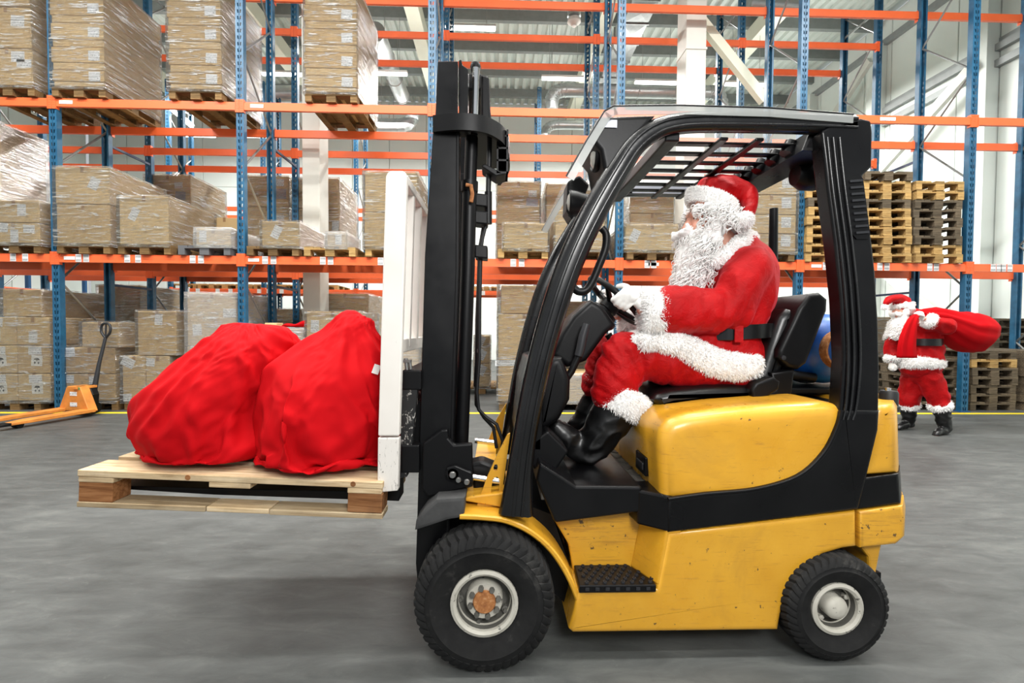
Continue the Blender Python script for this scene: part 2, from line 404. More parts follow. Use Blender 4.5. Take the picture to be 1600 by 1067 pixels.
M.update(floor=m_floor(), carton=m_carton(), film=m_film('clear_stretch_film', .03), milky=m_film('milky_stretch_film', .22),
    wood=m_wood('rack_pallet_wood', (128, 98, 58), (176, 144, 92), (206, 178, 124)), greywood=m_wood('weathered_pallet_wood', (66, 58, 48), (96, 86, 72), (126, 114, 96)),
    palewood=m_wood('pale_deal_board', (164, 138, 104), (204, 182, 148), (222, 204, 174), dirt=.35), blockwood=m_wood('chipboard_block', (112, 70, 40), (152, 104, 66), (178, 130, 90), dirt=.45),
    post=m_post(), sticker=m_sticker(), barcode=m_barcode(), wall=m_panel_wall(), yellow=m_yellow('scuffed_yellow_paint', .025), wornyellow=m_yellow('worn_yellow_paint', .07), black=m_black_paint(), gloss=m_gloss_black(), rubber=m_rubber(), rim=m_rim(), rust=m_rust(),
    velvet=m_velvet(), sack=m_sack(), fur=m_fur(), hair=m_hair(), skin=m_skin(), leather=m_leather(), boot=m_leather('black_boot_leatherette', .36), lpg=m_lpg(), scratched=m_scratched_white(),
    orange=plain('orange_beam_paint', (236, 104, 54), .42, 0, .06, 3), blue=plain('blue_steel', (26, 78, 126), .42), navy=plain('dark_blue_brace', (22, 48, 84), .45),
    zinc=plain('galvanised_steel', (150, 152, 152), .38, .75, .12, 8), duct=plain('silver_duct_metal', (186, 190, 190), .34, .7, .1, 5), greychannel=plain('grey_channel_steel', (150, 154, 154), .5, .2),
    deck=plain('ceiling_deck_steel', (206, 214, 208), .5, .1, .06, 2), purlin=plain('grey_purlin_steel', (128, 134, 132), .55, .1), cream=plain('cream_painted_steel', (222, 224, 206), .5, 0, .04, 2),
    conc=plain('pale_column_paint', (216, 216, 208), .6, 0, .05, 2), yline=plain('yellow_floor_paint', (226, 202, 40), .6, 0, .12, 9), white=plain('white_paint', (228, 228, 224), .5, 0, .04),
    tube=emis('fluorescent_tube_glow', (1, 1, .97), 9), plastic=plain('black_plastic', (9, 9, 11), .42, 0, .12, 9, .06, 60, .25), greyplastic=plain('grey_plastic', (70, 72, 76), .45), darkplastic=plain('dark_grey_plastic', (32, 33, 37), .5),
    chrome=plain('polished_chrome', (226, 228, 230), .12, 1, .03), steel=plain('bare_steel', (140, 140, 138), .4, .8), jack=plain('worn_orange_paint', (206, 128, 52), .55, 0, .22, 7),
    tape=plain('brown_tape', (160, 124, 84), .35), greypallet=plain('grey_plastic_pallet', (92, 92, 94), .55), clearlens=plain('headlamp_lens', (196, 196, 190), .12, .2), hose=plain('black_hose_rubber', (18, 18, 20), .5),
    inkdark=plain('printed_ink', (34, 34, 40), .6), labelgrey=plain('silver_label', (158, 160, 170), .35, .3), cap=plain('black_filler_cap', (30, 30, 32), .55), mat_=plain('dusty_rubber_mat', (82, 80, 75), .9, 0, .3, 14, .2, 60, .08),
    buckle=plain('dark_belt_vinyl', (20, 21, 25), .25), glove=plain('white_cotton_glove', (242, 240, 236), .85, 0, .03, 20, .15, 200), eye=plain('eye_white', (230, 226, 220), .2), iris=plain('brown_iris', (66, 46, 30), .2),
    orangetag=plain('orange_label', (226, 130, 40), .5), dirtyplastic=plain('dusty_black_rubber', (56, 56, 56), .8, 0, .3, 12, .15, 50))
def m_canopy():
    k = N('smoked_clear_canopy'); k.t.nodes.remove(k.b)
    tr = k.n('BsdfTransparent'); tr.inputs[0].default_value = (.97, .975, .97, 1); df = k.n('BsdfTranslucent'); df.inputs[0].default_value = (.9, .91, .9, 1)
    d2 = k.n('BsdfDiffuse'); d2.inputs[0].default_value = (.75, .76, .75, 1)
    m0 = k.n('MixShader'); m0.inputs[0].default_value = .4; k.l(df.outputs[0], m0.inputs[1]); k.l(d2.outputs[0], m0.inputs[2])
    gl = k.n('BsdfGlossy'); gl.inputs['Roughness'].default_value = .1
    m1 = k.n('MixShader'); m1.inputs[0].default_value = .16; k.l(tr.outputs[0], m1.inputs[1]); k.l(m0.outputs[0], m1.inputs[2])
    m2 = k.n('MixShader'); m2.inputs[0].default_value = .05; k.l(m1.outputs[0], m2.inputs[1]); k.l(gl.outputs[0], m2.inputs[2])
    k.l(m2.outputs[0], k.out.inputs['Surface']); return k.m
M['canopy'] = m_canopy()
def m_rimsheet():
    k = N('hazy_canopy_rim'); k.set(lin((168, 171, 168)), .3, 0, .4); k.b.inputs['Alpha'].default_value = .55; return k.m
M['rimsheet'] = m_rimsheet()
M['brownwood'] = m_wood('dark_pallet_wood', (92, 70, 44), (124, 98, 64), (150, 122, 84))
def m_scrblack():
    k = N('scraped_black_paint'); f = k.noise(k.coord('Object', (16, 16, 9)), 3, 6, .75, .5)
    k.set(k.ramp(f, [(.0, lin((14, 14, 15))), (.56, lin((20, 20, 21))), (.6, lin((170, 166, 160)))]), .55); return k.m
M['scratchedblack'] = m_scrblack()
def m_shank():
    k = N('badly_scraped_white_paint'); f = k.noise(k.coord('Object', (26, 26, 6), (0, .5, 0)), 4, 6, .78, .8)
    k.set(k.ramp(f, [(.0, lin((228, 224, 218))), (.6, lin((222, 217, 210))), (.64, lin((40, 38, 36)))]), .5); return k.m
M['shank'] = m_shank()
# ------------------------------------------------------------------ the hall
XL, XR, YB, ZC = -16.5, 11.4, 19.6, 10.6
struct(MB().box((XL, -5, -.12), (XR, YB, 0)).build('floor', M['floor']))
ln = MB().box((XL+.2, 7.36, 0), (XR-.2, 7.48, .003)).build('trim_1', M['yline']); struct(ln)
ln['label'] = 'yellow line painted on the floor along the racks'
wb = struct(MB().box((XL, YB+.08, 0), (XR, YB+.2, ZC)).build('wall_back', M['wall']))
pz = MB().box((-.74, 0, 0), (.74, .09, 3.49)).build('wall_panel', M['wall'], wb, bevel=.012, seg=1)
first = True
for i in range(18):
    for j in range(3):
        loc = (XL+.78+i*1.5, YB, j*3.5+.02)
        if first: pz.location = loc; first = False
        else: share(pz, wb, loc)
wr = struct(MB().box((XR+.08, -5, 0), (XR+.2, YB, ZC)).build('wall_right', M['wall']))
pz = MB().box((0, -.49, 0), (.09, .49, 10.5)).build('wall_panel', M['wall'], wr, bevel=.01, seg=1)
for i in range(24):
    loc = (XR, YB-.55-i*1.0, .02)
    if i == 0: pz.location = loc
    else: share(pz, wr, loc)
wl = struct(MB().box((XL-.2, -5, 0), (XL-.08, YB, ZC)).build('wall_left', M['wall']))
pz = MB().box((-.09, -.74, 0), (0, .74, 10.5)).build('wall_panel', M['wall'], wl, bevel=.012, seg=1)
for i in range(16):
    loc = (XL, YB-.8-i*1.5, .02)
    if i == 0: pz.location = loc
    else: share(pz, wl, loc)
# corrugated deck: ribs run away from the camera
prof = []
x = XL
while x < XR:
    prof += [(x, ZC), (x+.11, ZC), (x+.15, ZC+.09), (x+.26, ZC+.09)]; x += .30
mb = MB(); n = len(prof)
mb.add([(px, -5, pz_) for px, pz_ in prof]+[(px, YB+.2, pz_) for px, pz_ in prof], [(i, i+1, n+i+1, n+i) for i in range(n-1)])
mb.box((XL-.2, -5, ZC+.12), (XR+.2, YB+.2, ZC+.2))
ceil = struct(mb.build('ceiling', M['deck']))
pu = MB().box((XL, -.07, -.3), (XR, .07, 0)).build('purlin', M['purlin'], ceil)
for i, y in enumerate((18.5, 17, 15.5, 14, 12.5, 11, 9.5, 8)):
    if i == 0: pu.location = (0, y, ZC)
    else: share(pu, ceil, (0, y, ZC))
rb = MB().box((-.19, -5, -.75), (.19, YB, -.3)).build('roof_beam', M['cream'], ceil)
for i, x in enumerate((-6.9, -2.35, 2.95, 7.6, -12)):
    if i == 0: rb.location = (x, 0, ZC)
    else: share(rb, ceil, (x, 0, ZC))
# free-standing columns between the two rack rows
def column(px0, px1, name):
    a = W(px0, 300, 8.98); b = W(px1, 300, 8.98)
    o = struct(MB().box((a.x, 8.9, 0), (b.x, 9.36, ZC-.3)).build(name, M['conc'], bevel=.012))
    return o, a, b
c1, _, _ = column(475, 502, 'trim_2'); c1['label'] = 'pale square column between the racks left of the mast'
c2, a, b = column(1066, 1097, 'trim_3'); c2['label'] = 'cream column with a diagonal brace above the truck roof'
p0, p1 = W(1092, 30, 9.1), W(1194, 158, 9.1)
d = (p1-p0).normalized(); nrm = Vector((-d.z, 0, d.x))*.085
MB().prism([(p.x, p.z) for p in (p0+nrm, p1+nrm, p1-nrm, p0-nrm)], 9.02, 9.16).build('diagonal_brace', M['cream'], c2)
MB().box((a.x-.01, 8.88, 6.62), (b.x+.01, 9.38, 6.66)).build('joint_plate', M['conc'], c2)
# pilasters, rails and braces on the right wall
for i, y in enumerate((16.9, 13.9, 10.75)):
    o = struct(MB().box((XR-.3, y-.2, 0), (XR-.005, y+.2, ZC-.8)).build('trim_%d' % (4+i), M['wall'], bevel=.01))
    o['label'] = 'white pilaster on the right wall, %s from the far corner' % ('first', 'second', 'third')[i]
mb = MB()
rail = struct(MB().box((XR-.12, -4, 9.72), (XR-.005, YB-.1, 9.9)).build('trim_7', M['greychannel'])); rail['label'] = 'grey channel rail high along the right wall'
rail = struct(MB().box((XR-.12, -4, 7.72), (XR-.005, YB-.1, 7.88)).box((XR-.03, -4, 7.88), (XR-.005, YB-.1, 8.02)).build('trim_8', M['greychannel'])); rail['label'] = 'upper one of the close pair of grey rails on the right wall'
rail = struct(MB().box((XR-.12, -4, 7.36), (XR-.005, YB-.1, 7.52)).build('trim_9', M['greychannel'])); rail['label'] = 'lower one of the close pair of grey rails on the right wall'
def wbrace(y0, z0, y1, z1, name):
    p, q = Vector((0, y0, z0)), Vector((0, y1, z1)); d = (q-p).normalized(); nr = Vector((0, -d.z, d.y))*.12
    vs = [v+Vector((x, 0, 0)) for x in (XR-.42, XR-.3) for v in (p+nr, q+nr, q-nr, p-nr)]
    return struct(MB().add(vs, [(0,1,2,3),(7,6,5,4),(0,4,5,1),(1,5,6,2),(2,6,7,3),(3,7,4,0)]).build(name, M['conc']))
wbrace(10.75, 7.55, 13.9, 5.7, 'trim_10')['label'] = 'white diagonal wall brace above the empty pallets'
wbrace(13.9, 3.6, 10.75, 1.1, 'trim_11')['label'] = 'white diagonal wall brace behind the standing figure'
wbrace(13.9, 9.4, 16.9, 7.4, 'trim_12')['label'] = 'white diagonal wall brace near the far corner'

# ------------------------------------------------------------------ lights, ducts
def fixture():
    t = thing('ceiling_light', 'x', 'lamp')
    MB().prism([(-.08, .03), (.08, .03), (.05, .1), (-.05, .1)], -.62, .62).build('housing', M['white'], t)
    MB().tube([(-.035, -.6, 0), (-.035, .6, 0)], .022, 8).tube([(.035, -.6, 0), (.035, .6, 0)], .022, 8).build('tube', M['tube'], t)
    for y in (-.4, .4): MB().tube([(0, y, .1), (0, y, 1.6)], .006, 5).build('hanger', M['zinc'], t)
    return t
fx = fixture(); used = False
LIT = [('nearest', 11.4, [(734, 45)]), ('middle', 13.6, [(444, 117), (602, 116), (880, 124), (1025, 130), (1165, 133)]),
       ('farthest', 17.9, [(310, 213), (408, 214), (530, 215), (632, 216), (856, 220), (1010, 224)])]
ORD = ['first', 'second', 'third', 'fourth', 'fifth', 'sixth', 'seventh', 'eighth', 'ninth', 'tenth', 'eleventh', 'twelfth']
for row, Y, ps in LIT:
    for k, (px, py) in enumerate(sorted(ps)):
        p = W(px, py, Y); lab = 'lit fluorescent ceiling light, %s from the left in the %s row' % (ORD[k], row) if len(ps) > 1 else 'lit fluorescent ceiling light just right of the mast top, nearest of all'
        if not used: fx.location = p; fx.rotation_euler = (0, 0, PI/2); fx['label'] = lab; fx['group'] = 'fluorescent ceiling lights'; used = True
        else: dup(fx, p, PI/2, lab, 'fluorescent ceiling lights')
dup(fx, W(284, 185, 14.5), .15, 'lit fluorescent ceiling light pointing away from view at upper left', 'fluorescent ceiling lights')
def duct(label, path, r, seams=True):
    t = thing('ventilation_duct', label, 'duct', path[0])
    MB().tube(path, r, 14).build('duct_pipe', M['duct'], t, smooth=50)
    P = [Vector(p) for p in path]; mb = MB()
    for a, b in zip(P, P[1:]):
        L = (b-a).length; k = max(1, int(L/1.0))
        for i in range(k+1):
            c = a.lerp(b, i/k); d = (b-a).normalized()
            mb.tube([c-d*.015, c+d*.015], r*1.07, 14)
    mb.build('duct_collar', M['duct'], t, kind='stuff')
    for f in (.3, .8):
        p = P[-2].lerp(P[-1], f) if (P[-1]-P[-2]).length > .8 else P[0].lerp(P[1], f)
        MB().tube([(p.x, p.y, p.z), (p.x, p.y, ZC+.02)], .008, 5).build('hanger', M['zinc'], t)
def elbow(a, b, c, n=5):
    a, b, c = Vector(a), Vector(b), Vector(c)
    return [a.lerp(b, t).lerp(b.lerp(c, t), t) for t in [i/n for i in range(n+1)]]
duct('silver round duct running away between two white ceiling lights', [W(586, 50, 12.2), W(628, 150, 15.8)], .24)
duct('silver round duct behind the second blue post, under the ceiling', [W(395, 148, 15.5), W(480, 148, 15.5)], .27)
duct('silver elbow duct above the mast on its left', [W(585, 196, 16.5)]+elbow(W(622, 196, 16.5), W(645, 196, 16.5), W(645, 176, 16.5)), .22)
duct('long silver duct bending down above the truck roof', [W(862, 172, 14.5)]+elbow(W(862, 160, 14.5), W(862, 141, 14.5), W(884, 141, 14.5))+[W(1108, 145, 14.5)]+elbow(W(1112, 145, 14.5), W(1126, 146, 14.5), W(1127, 168, 14.5)), .2)
duct('short silver duct elbow left of the truck roof', [W(850, 212, 17)]+elbow(W(852, 206, 17), W(856, 195, 17), W(872, 195, 17))+[W(960, 197, 17)], .16)
duct('silver duct at the upper edge above the roof end', [W(1170, 6, 10.2), W(1256, 12, 10.2)], .17)
t = thing('rectangular_duct', 'flat silver duct with folded cross creases beside the cream column', 'duct', (3.4, 11, 9.0))
def dsec(y0, y1):
    mb = MB(); x0, x1, z0, z1 = 3.1, 3.72, 9.0, 9.4; m = (y0+y1)/2
    vs = [(x0, y0, z0), (x1, y0, z0), (x1, y1, z0), (x0, y1, z0), ((x0+x1)/2, m, z0-.05), (x0, y0, z1), (x1, y0, z1), (x1, y1, z1), (x0, y1, z1), (x0-.04, m, (z0+z1)/2)]
    mb.add(vs, [(0, 1, 4), (1, 2, 4), (2, 3, 4), (3, 0, 4), (5, 6, 7, 8), (0, 1, 6, 5), (1, 2, 7, 6), (2, 3, 8, 7), (3, 0, 9), (0, 5, 9), (5, 8, 9), (8, 3, 9)])
    mb.box((x0-.03, y0-.02, z0-.03), (x1+.03, y0+.02, z1+.03)); return mb
for i in range(6): dsec(10.2+i*.85, 11.03+i*.85).build('duct_section', M['zinc'], t)
p = W(897, 26, 12)
t = thing('pendant_lamp', 'round silver pendant with a white bell hanging under the deck', 'lamp', p)
MB().lathe([(.02, 1.2), (.02, .28), (.16, .26), (.17, 0), (.0, 0)], p, 'z', 20).build('canister', M['duct'], t, smooth=40)
MB().lathe([(.05, 0), (.16, -.06), (.17, -.14), (.1, -.17), (.06, -.24), (0, -.25)], p, 'z', 20).build('bell', M['white'], t, smooth=40)
p = W(564, 218, 17.5)
t = thing('smoke_detector', 'round white detector on the far wall between two lights', 'detector', p)
MB().tube([(p.x, p.y, p.z+.04), (p.x, p.y, ZC+.02)], .012, 6).build('stem', M['white'], t)
MB().lathe([(.0, .05), (.13, .05), (.15, 0), (.1, -.07), (0, -.09)], p, 'z', 20).build('detector_body', M['white'], t, smooth=40)

# ------------------------------------------------------------------ pallet racking
Y1, Y2, Y3, Y4 = 7.58, 8.64, 9.57, 10.62
ZA, ZB, ZCC = 2.395, 4.79, 7.165
UX = [W(84.5, 300, Y1).x-2.95] + [W(p, 300, Y1).x for p in (84.5, 376, 674.5, 969, 1252.5, 1518)]
UX.append(UX[-1]+1.98)
def post_mb(h=8.5):
    w, d, tk = .118, .09, .003
    mb = MB()
    # open omega section: front with a shallow groove, two sides, two lips (thin sheets with real thickness)
    mb.box((-w/2, 0, 0), (-.006, tk, h)); mb.box((.006, 0, 0), (w/2, tk, h)); mb.box((-.006, .006, 0), (.006, .006+tk, h))
    mb.box((-w/2, tk, 0), (-w/2+tk, d, h)); mb.box((w/2-tk, tk, 0), (w/2, d, h))
    mb.box((-w/2+tk, d-tk, 0), (-w/2+.03, d, h)); mb.box((w/2-.03, d-tk, 0), (w/2-tk, d, h))
    return mb
def beam_mb(L, h=.128):
    # box beam with the stepped face of a rack beam
    return MB().prism([(0, -h/2), (.05, -h/2), (.05, h/2), (.014, h/2), (.014, h/2-.02), (0, h/2-.02)], 0, L)
def rack(label, ya, yb, posts_a, posts_b, beams, floor_label):
    t = thing('pallet_rack', label, 'rack', (0, ya, 0))
    proto = None
    for (xs, y, flip) in ((posts_a, ya, False), (posts_b, yb, True)):
        for x in xs:
            if proto is None:
                proto = post_mb().build('post', M['post'], t, loc=None)
                for v in proto.data.vertices: v.co.y += ya      # built at the origin; undo the root offset
                o = proto
            else: o = share(proto, t)
            o.location = (x, y-ya, 0)
            if flip: o.rotation_euler = (0, 0, PI)
            MB().box((x-.085, y-.02 if not flip else y-.11, 0), (x+.085, y+.11 if not flip else y+.02, .012)).build('foot_plate', M['blue'], t)
    for x in sorted(set(posts_a) & set(posts_b)):
        k = 0; z = .25
        while z < 8:
            ends = ((ya+.05, z), (yb-.05, z+.9)) if k % 2 == 0 else ((yb-.05, z), (ya+.05, z+.9))
            MB().tube([(x+.012, ends[0][0], ends[0][1]), (x+.012, ends[1][0], ends[1][1])], .017, 6).build('brace', M['zinc'], t)
            z += .9; k += 1
        for z in (.22, 7.9): MB().box((x-.03, ya+.05, z), (x-.005, yb-.05, z+.04)).build('brace', M['zinc'], t)
        # dark blue flat strut between the rows, seen edge on
    protos = {}
    for (xa, xb, y, z, front) in beams:
        L = round(xb-xa-.12, 3)
        b = beam_mb(L)
        # beam_mb runs along y in its own frame: turn it to run along x
        b.v = [(xa+.06+v[1], y+(-.012+v[0] if front else -.04+v[0] if front is None else .012-v[0]), z+v[2]) for v in b.v]
        o = b.build('beam', M['orange'], t)
        yy = y-.016 if front else y+.01
        for xe, s in ((xa+.06, 1), (xb-.06, -1)):
            cx = xe-s*.03
            c = MB().box((cx-.028, min(yy, yy+.006), z-.1), (cx+.028, max(yy, yy+.006)+.004, z+.1)).box((xe, y-.02, z-.1), (xe+s*.006, y+.045, z+.1))
            for q in (-.07, -.035, 0, .035, .07):
                for w in (-.012, .012): c.cbox((cx+w, yy-.002, z+q), (.008, .006, .016))
            c.build('connector', M['orange'], o)
    return t
def sticker_on(par, px, Y, z, w, h, mat, name='label_sticker', yoff=.0):
    p = W(px, 400, Y)
    o = MB().box((-w/2, 0, -h/2), (w/2, .002, h/2)).build(name, M[mat], None)
    o.parent = par; o.location = (p.x, Y-.0165-par.location.y+yoff-.0015, z); return o
E1 = list(zip(UX, UX[1:]))
bm1 = [(a, b, Y1, ZA, True) for a, b in E1]+[(a, b, Y1, ZB, True) for a, b in E1]
bm1 += [(a, b, Y2, z, False) for a, b in E1 for z in (ZA, ZB, ZCC)]
R1 = rack('nearer row of blue and orange pallet racking along the yellow line', Y1, Y2, UX, UX, bm1, '')
E2 = E1[:-1]
bm2 = [(a, b, Y3, z, True) for a, b in E2 for z in (ZA, ZB, ZCC)]+[(a, b, Y4, z, False) for a, b in E2 for z in (ZA, ZB, ZCC)]
R2 = rack('second row of blue and orange racking behind the pale columns', Y3, Y4, UX[:-1], UX[:-1], bm2, '')
# dark blue row spacers tie the two rows together
mb = MB()
for x in UX[1:-1]:
    MB().box((x+.02, Y2-.02, 2.05), (x+.05, Y3-.01, 2.09)).build('row_spacer', M['navy'], R1)
    MB().box((x+.02, Y2-.02, 4.5), (x+.05, Y3-.01, 4.54)).build('row_spacer', M['navy'], R1)
# stickers on the front beams: plain white name strips, and pairs of bar codes under each pallet place
for px in (110, 397, 1028-7, 1275): sticker_on(R1, px, Y1, ZA+.0, .17, .05, 'white')
for px in (109, 404, 1380): sticker_on(R1, px, Y1, ZB, .2 if px < 1000 else .26, .055, 'white' if px < 1000 else 'sticker')
for px in (22, 41, 124, 136, 200, 217, 302, 315, 415, 428, 505, 517, 595, 802, 815, 1011, 1021, 1289, 1299, 1374, 1385, 1452, 1462, 1551, 1560, 1567, 1577):
    sticker_on(R1, px, Y1, ZA, .088, .118, 'barcode')
# far racking: one row parallel to the camera, one along the left wall
XF = [-9.6, -6.9, -4.2, -1.5, 1.2]
R3 = rack('far row of racking seen low between the nearer loads', 14.1, 15.2, XF, XF, [(a, b, y, z, f) for a, b in zip(XF, XF[1:]) for z in (ZA, ZB) for y, f in ((14.1, True), (15.2, False))], '')
for px in (293, 309, 340, 360, 405, 420, 440, 755): sticker_on(R3, px, 14.1, ZA, .12, .12, 'white')
t = thing('pallet_rack', 'distant racking along the white left wall', 'rack', (-14.3, 12, 0))
for k in range(4):
    y = 11.6+k*2.1
    for x in (-14.3, -15.3):
        o = post_mb(7.2); o.v = [(x+v[0], y+v[1], v[2]) for v in o.v]; o.build('post', M['blue'], t)
for k in range(3):
    y = 11.6+k*2.1
    for x in (-14.3, -15.3):
        for z in (ZA, ZB): MB().box((x-.025, y+.06, z-.07), (x+.025, y+2.04, z+.07)).build('beam', M['orange'], t)
# ------------------------------------------------------------------ pallets
def pallet_proto(label, mat, blockmat, long_axis='y', w=.8, l=1.2, h=.144):
    """deck boards run along the length l, which lies along y"""
    t = thing('wooden_pallet', label, 'pallet'); P = []
    bw = [.145, .1, .145, .1, .145]; xs = [-w/2+.0725, -.2+.005, 0, .2-.005, w/2-.0725]
    for x, b in zip(xs, bw): MB().box((x-b/2, -l/2, h-.022), (x+b/2, l/2, h)).build('top_board', M[mat], t)
    for y in (-l/2+.0725, 0, l/2-.0725):
        MB().box((-w/2, y-.0725, h-.044), (w/2, y+.0725, h-.022)).build('stringer', M[mat], t)
        for x, b in ((-w/2+.05, .1), (0, .145), (w/2-.05, .1)):
            MB().box((x-b/2, y-.0725, .022), (x+b/2, y+.0725, h-.044)).build('block', M[blockmat], t)
    for x, b in ((-w/2+.05, .1), (0, .145), (w/2-.05, .1)): MB().box((x-b/2, -l/2, 0), (x+b/2, l/2, .022)).build('bottom_board', M[mat], t)
    return t
PROTO = {}
def pallet(kind, x, y, z, label, rot=0, group='wooden pallets in the racks'):
    mats = {'wood': ('wood', 'wood'), 'grey': ('greywood', 'greywood'), 'brown': ('brownwood', 'brownwood'), 'plastic': ('greypallet', 'greypallet')}[kind]
    if kind not in PROTO:
        PROTO[kind] = pallet_proto(label, *mats); r = PROTO[kind]; r.location = (x, y, z); r.rotation_euler = (0, 0, rot); r['label'] = label; r['group'] = group; return r
    return dup(PROTO[kind], (x, y, z), rot, label, group)
# ------------------------------------------------------------------ cartons
RND = random.Random(11)
def carton(x0, x1, y0, y1, z0, z1, label, group, stick=None, lid=False, tape=True):
    c = Vector(((x0+x1)/2, (y0+y1)/2, z0))
    w, d, h = x1-x0, y1-y0, z1-z0
    q = .01
    o = MB().box((x0, y0, z0+.001), (x1, y1, z1-.009)).build('carton', M['carton'], None, bevel=q, seg=1, loc=c)
    ORIG[o.name] = tuple(c); tag(o, label, 'carton', group)
    if lid: MB().box((x0-.011, y0-.011, z0+h*.32), (x1+.011, y1+.011, z1-.01)).build('carton_lid', M['carton'], o, bevel=.004, seg=1)
    elif tape and w > .3:
        MB().box(((x0+x1)/2-.025, y0-.0015, z1-.09), ((x0+x1)/2+.025, y0, z1-.004)).build('packing_tape', M['tape'], o)
    f = y0-(.0135 if lid else .0025)
    for (fx, fz, sw, sh, mt) in (stick or []):
        cx, cz = x0+w*fx, z0+h*fz
        s = MB().box((-sw/2, 0, -sh/2), (sw/2, .002, sh/2)).build('label_sticker', M[{'care': 'white', 'tilt': 'sticker'}.get(mt, mt)], None)
        s.parent = o; s.location = (cx-c.x, f-c.y, cz-c.z); s.rotation_euler = (0, RND.uniform(-.06, .06) if mt != 'tilt' else .45, 0)
        if mt == 'care':        # umbrella over a pair of arrows, printed dark
            u = [(.045*math.cos(a), .012+.034*math.sin(a)) for a in np.linspace(0, PI, 9)]
            i_ = MB().prism(u, -.0015, 0).prism([(-.004, .014), (.004, .014), (.004, -.012), (-.004, -.012)], -.0015, 0)
            for sx in (-.028, .028): i_.prism([(sx-.02, -.036), (sx, -.016), (sx+.02, -.036)], -.0015, 0).prism([(sx-.007, -.052), (sx+.007, -.052), (sx+.007, -.036), (sx-.007, -.036)], -.0015, 0)
            k_ = i_.build('care_mark', M['inkdark'], None); k_.parent = s
    return o
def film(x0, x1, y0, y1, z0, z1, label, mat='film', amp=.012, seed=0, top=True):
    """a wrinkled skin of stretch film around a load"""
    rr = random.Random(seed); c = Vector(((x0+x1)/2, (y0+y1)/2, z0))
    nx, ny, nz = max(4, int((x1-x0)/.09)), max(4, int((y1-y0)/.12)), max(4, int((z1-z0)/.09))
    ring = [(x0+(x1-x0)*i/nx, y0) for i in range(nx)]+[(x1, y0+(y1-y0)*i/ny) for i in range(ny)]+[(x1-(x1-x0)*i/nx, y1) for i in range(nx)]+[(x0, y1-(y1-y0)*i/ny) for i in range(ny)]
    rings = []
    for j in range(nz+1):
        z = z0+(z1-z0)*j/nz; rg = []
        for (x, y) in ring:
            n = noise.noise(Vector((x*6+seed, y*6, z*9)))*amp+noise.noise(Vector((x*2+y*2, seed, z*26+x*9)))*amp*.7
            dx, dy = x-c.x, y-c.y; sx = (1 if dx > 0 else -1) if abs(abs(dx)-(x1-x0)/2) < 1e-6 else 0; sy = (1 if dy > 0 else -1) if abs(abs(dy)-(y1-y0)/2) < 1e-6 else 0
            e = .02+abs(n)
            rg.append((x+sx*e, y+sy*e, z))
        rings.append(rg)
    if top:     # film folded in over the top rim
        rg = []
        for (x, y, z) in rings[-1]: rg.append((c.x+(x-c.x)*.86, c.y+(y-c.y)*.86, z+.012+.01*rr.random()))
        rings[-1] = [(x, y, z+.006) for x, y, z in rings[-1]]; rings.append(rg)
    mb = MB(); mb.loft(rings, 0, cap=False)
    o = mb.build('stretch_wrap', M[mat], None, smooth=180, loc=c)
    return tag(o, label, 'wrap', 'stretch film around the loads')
def load(where, Y, zbase, rows, depth=1.2, pal='brown', wrap='film', pal_px=None, lid=False, group='brown cartons in the racks', seed=1, stick='auto', palw=.8):
    """rows: list of (y_bottom_px, y_top_px, [x edges px...]) from the bottom row up, read at depth Y"""
    xa = min(r[2][0] for r in rows); xb = max(r[2][-1] for r in rows)
    X0, X1 = W(xa, 400, Y).x, W(xb, 400, Y).x
    z = zbase
    if pal:
        if pal_px: pc = (W(pal_px[0], 400, Y).x+W(pal_px[1], 400, Y).x)/2
        else: pc = (X0+X1)/2
        pallet(pal, pc, Y+.6, zbase, ('grey plastic pallet under ' if pal == 'plastic' else 'wooden pallet under ')+where)
        z += .146
    z00 = z; n = 0; tot = sum(len(r[2])-1 for r in rows)
    for ri, (yb, yt, xs) in enumerate(rows):
        h = (yb-yt)*Y/FOC
        for i in range(len(xs)-1):
            a, b = W(xs[i], 400, Y).x+.004, W(xs[i+1], 400, Y).x-.004
            if tot == 1: lab = 'brown carton, alone in '+where
            elif len(xs) == 2: lab = '%s brown carton from the bottom in %s' % (ORD[ri], where)
            else: lab = '%s brown carton of row %s in %s' % ('left' if i == 0 else 'right', ('one', 'two', 'three', 'four')[ri], where)
            st = stick
            if stick == 'auto':
                st = [(RND.uniform(.7, .86), RND.uniform(.6, .75), .15, .16, 'sticker')]
                if RND.random() < .35: st.append((RND.uniform(.15, .4), RND.uniform(.5, .8), .12, .14, 'sticker'))
            elif isinstance(stick, dict): st = stick.get(n, [])
            carton(a, b, Y, Y+depth, z, z+h, lab, group, st, lid)
            n += 1
        z += h
    if wrap:
        gs = []                      # one skin of film for each run of rows of about the same width
        zz = z00
        for (yb, yt, xs) in rows:
            h = (yb-yt)*Y/FOC
            if gs and abs(gs[-1][0]-xs[0]) < 9 and abs(gs[-1][1]-xs[-1]) < 9: gs[-1] = [min(gs[-1][0], xs[0]), max(gs[-1][1], xs[-1]), gs[-1][2], zz+h]
            else: gs.append([xs[0], xs[-1], zz, zz+h])
            zz += h
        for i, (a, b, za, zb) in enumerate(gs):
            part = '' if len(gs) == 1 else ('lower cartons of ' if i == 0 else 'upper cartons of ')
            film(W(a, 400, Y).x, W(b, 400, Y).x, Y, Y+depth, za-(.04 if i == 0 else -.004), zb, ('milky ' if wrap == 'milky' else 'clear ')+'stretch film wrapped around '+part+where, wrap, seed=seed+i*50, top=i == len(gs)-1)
    return z
FA, FB = ZA+.066, ZB+.066
YF = 7.52
bst = {i: [(.82, .62, .17, .15, 'sticker')] for i in range(6)}
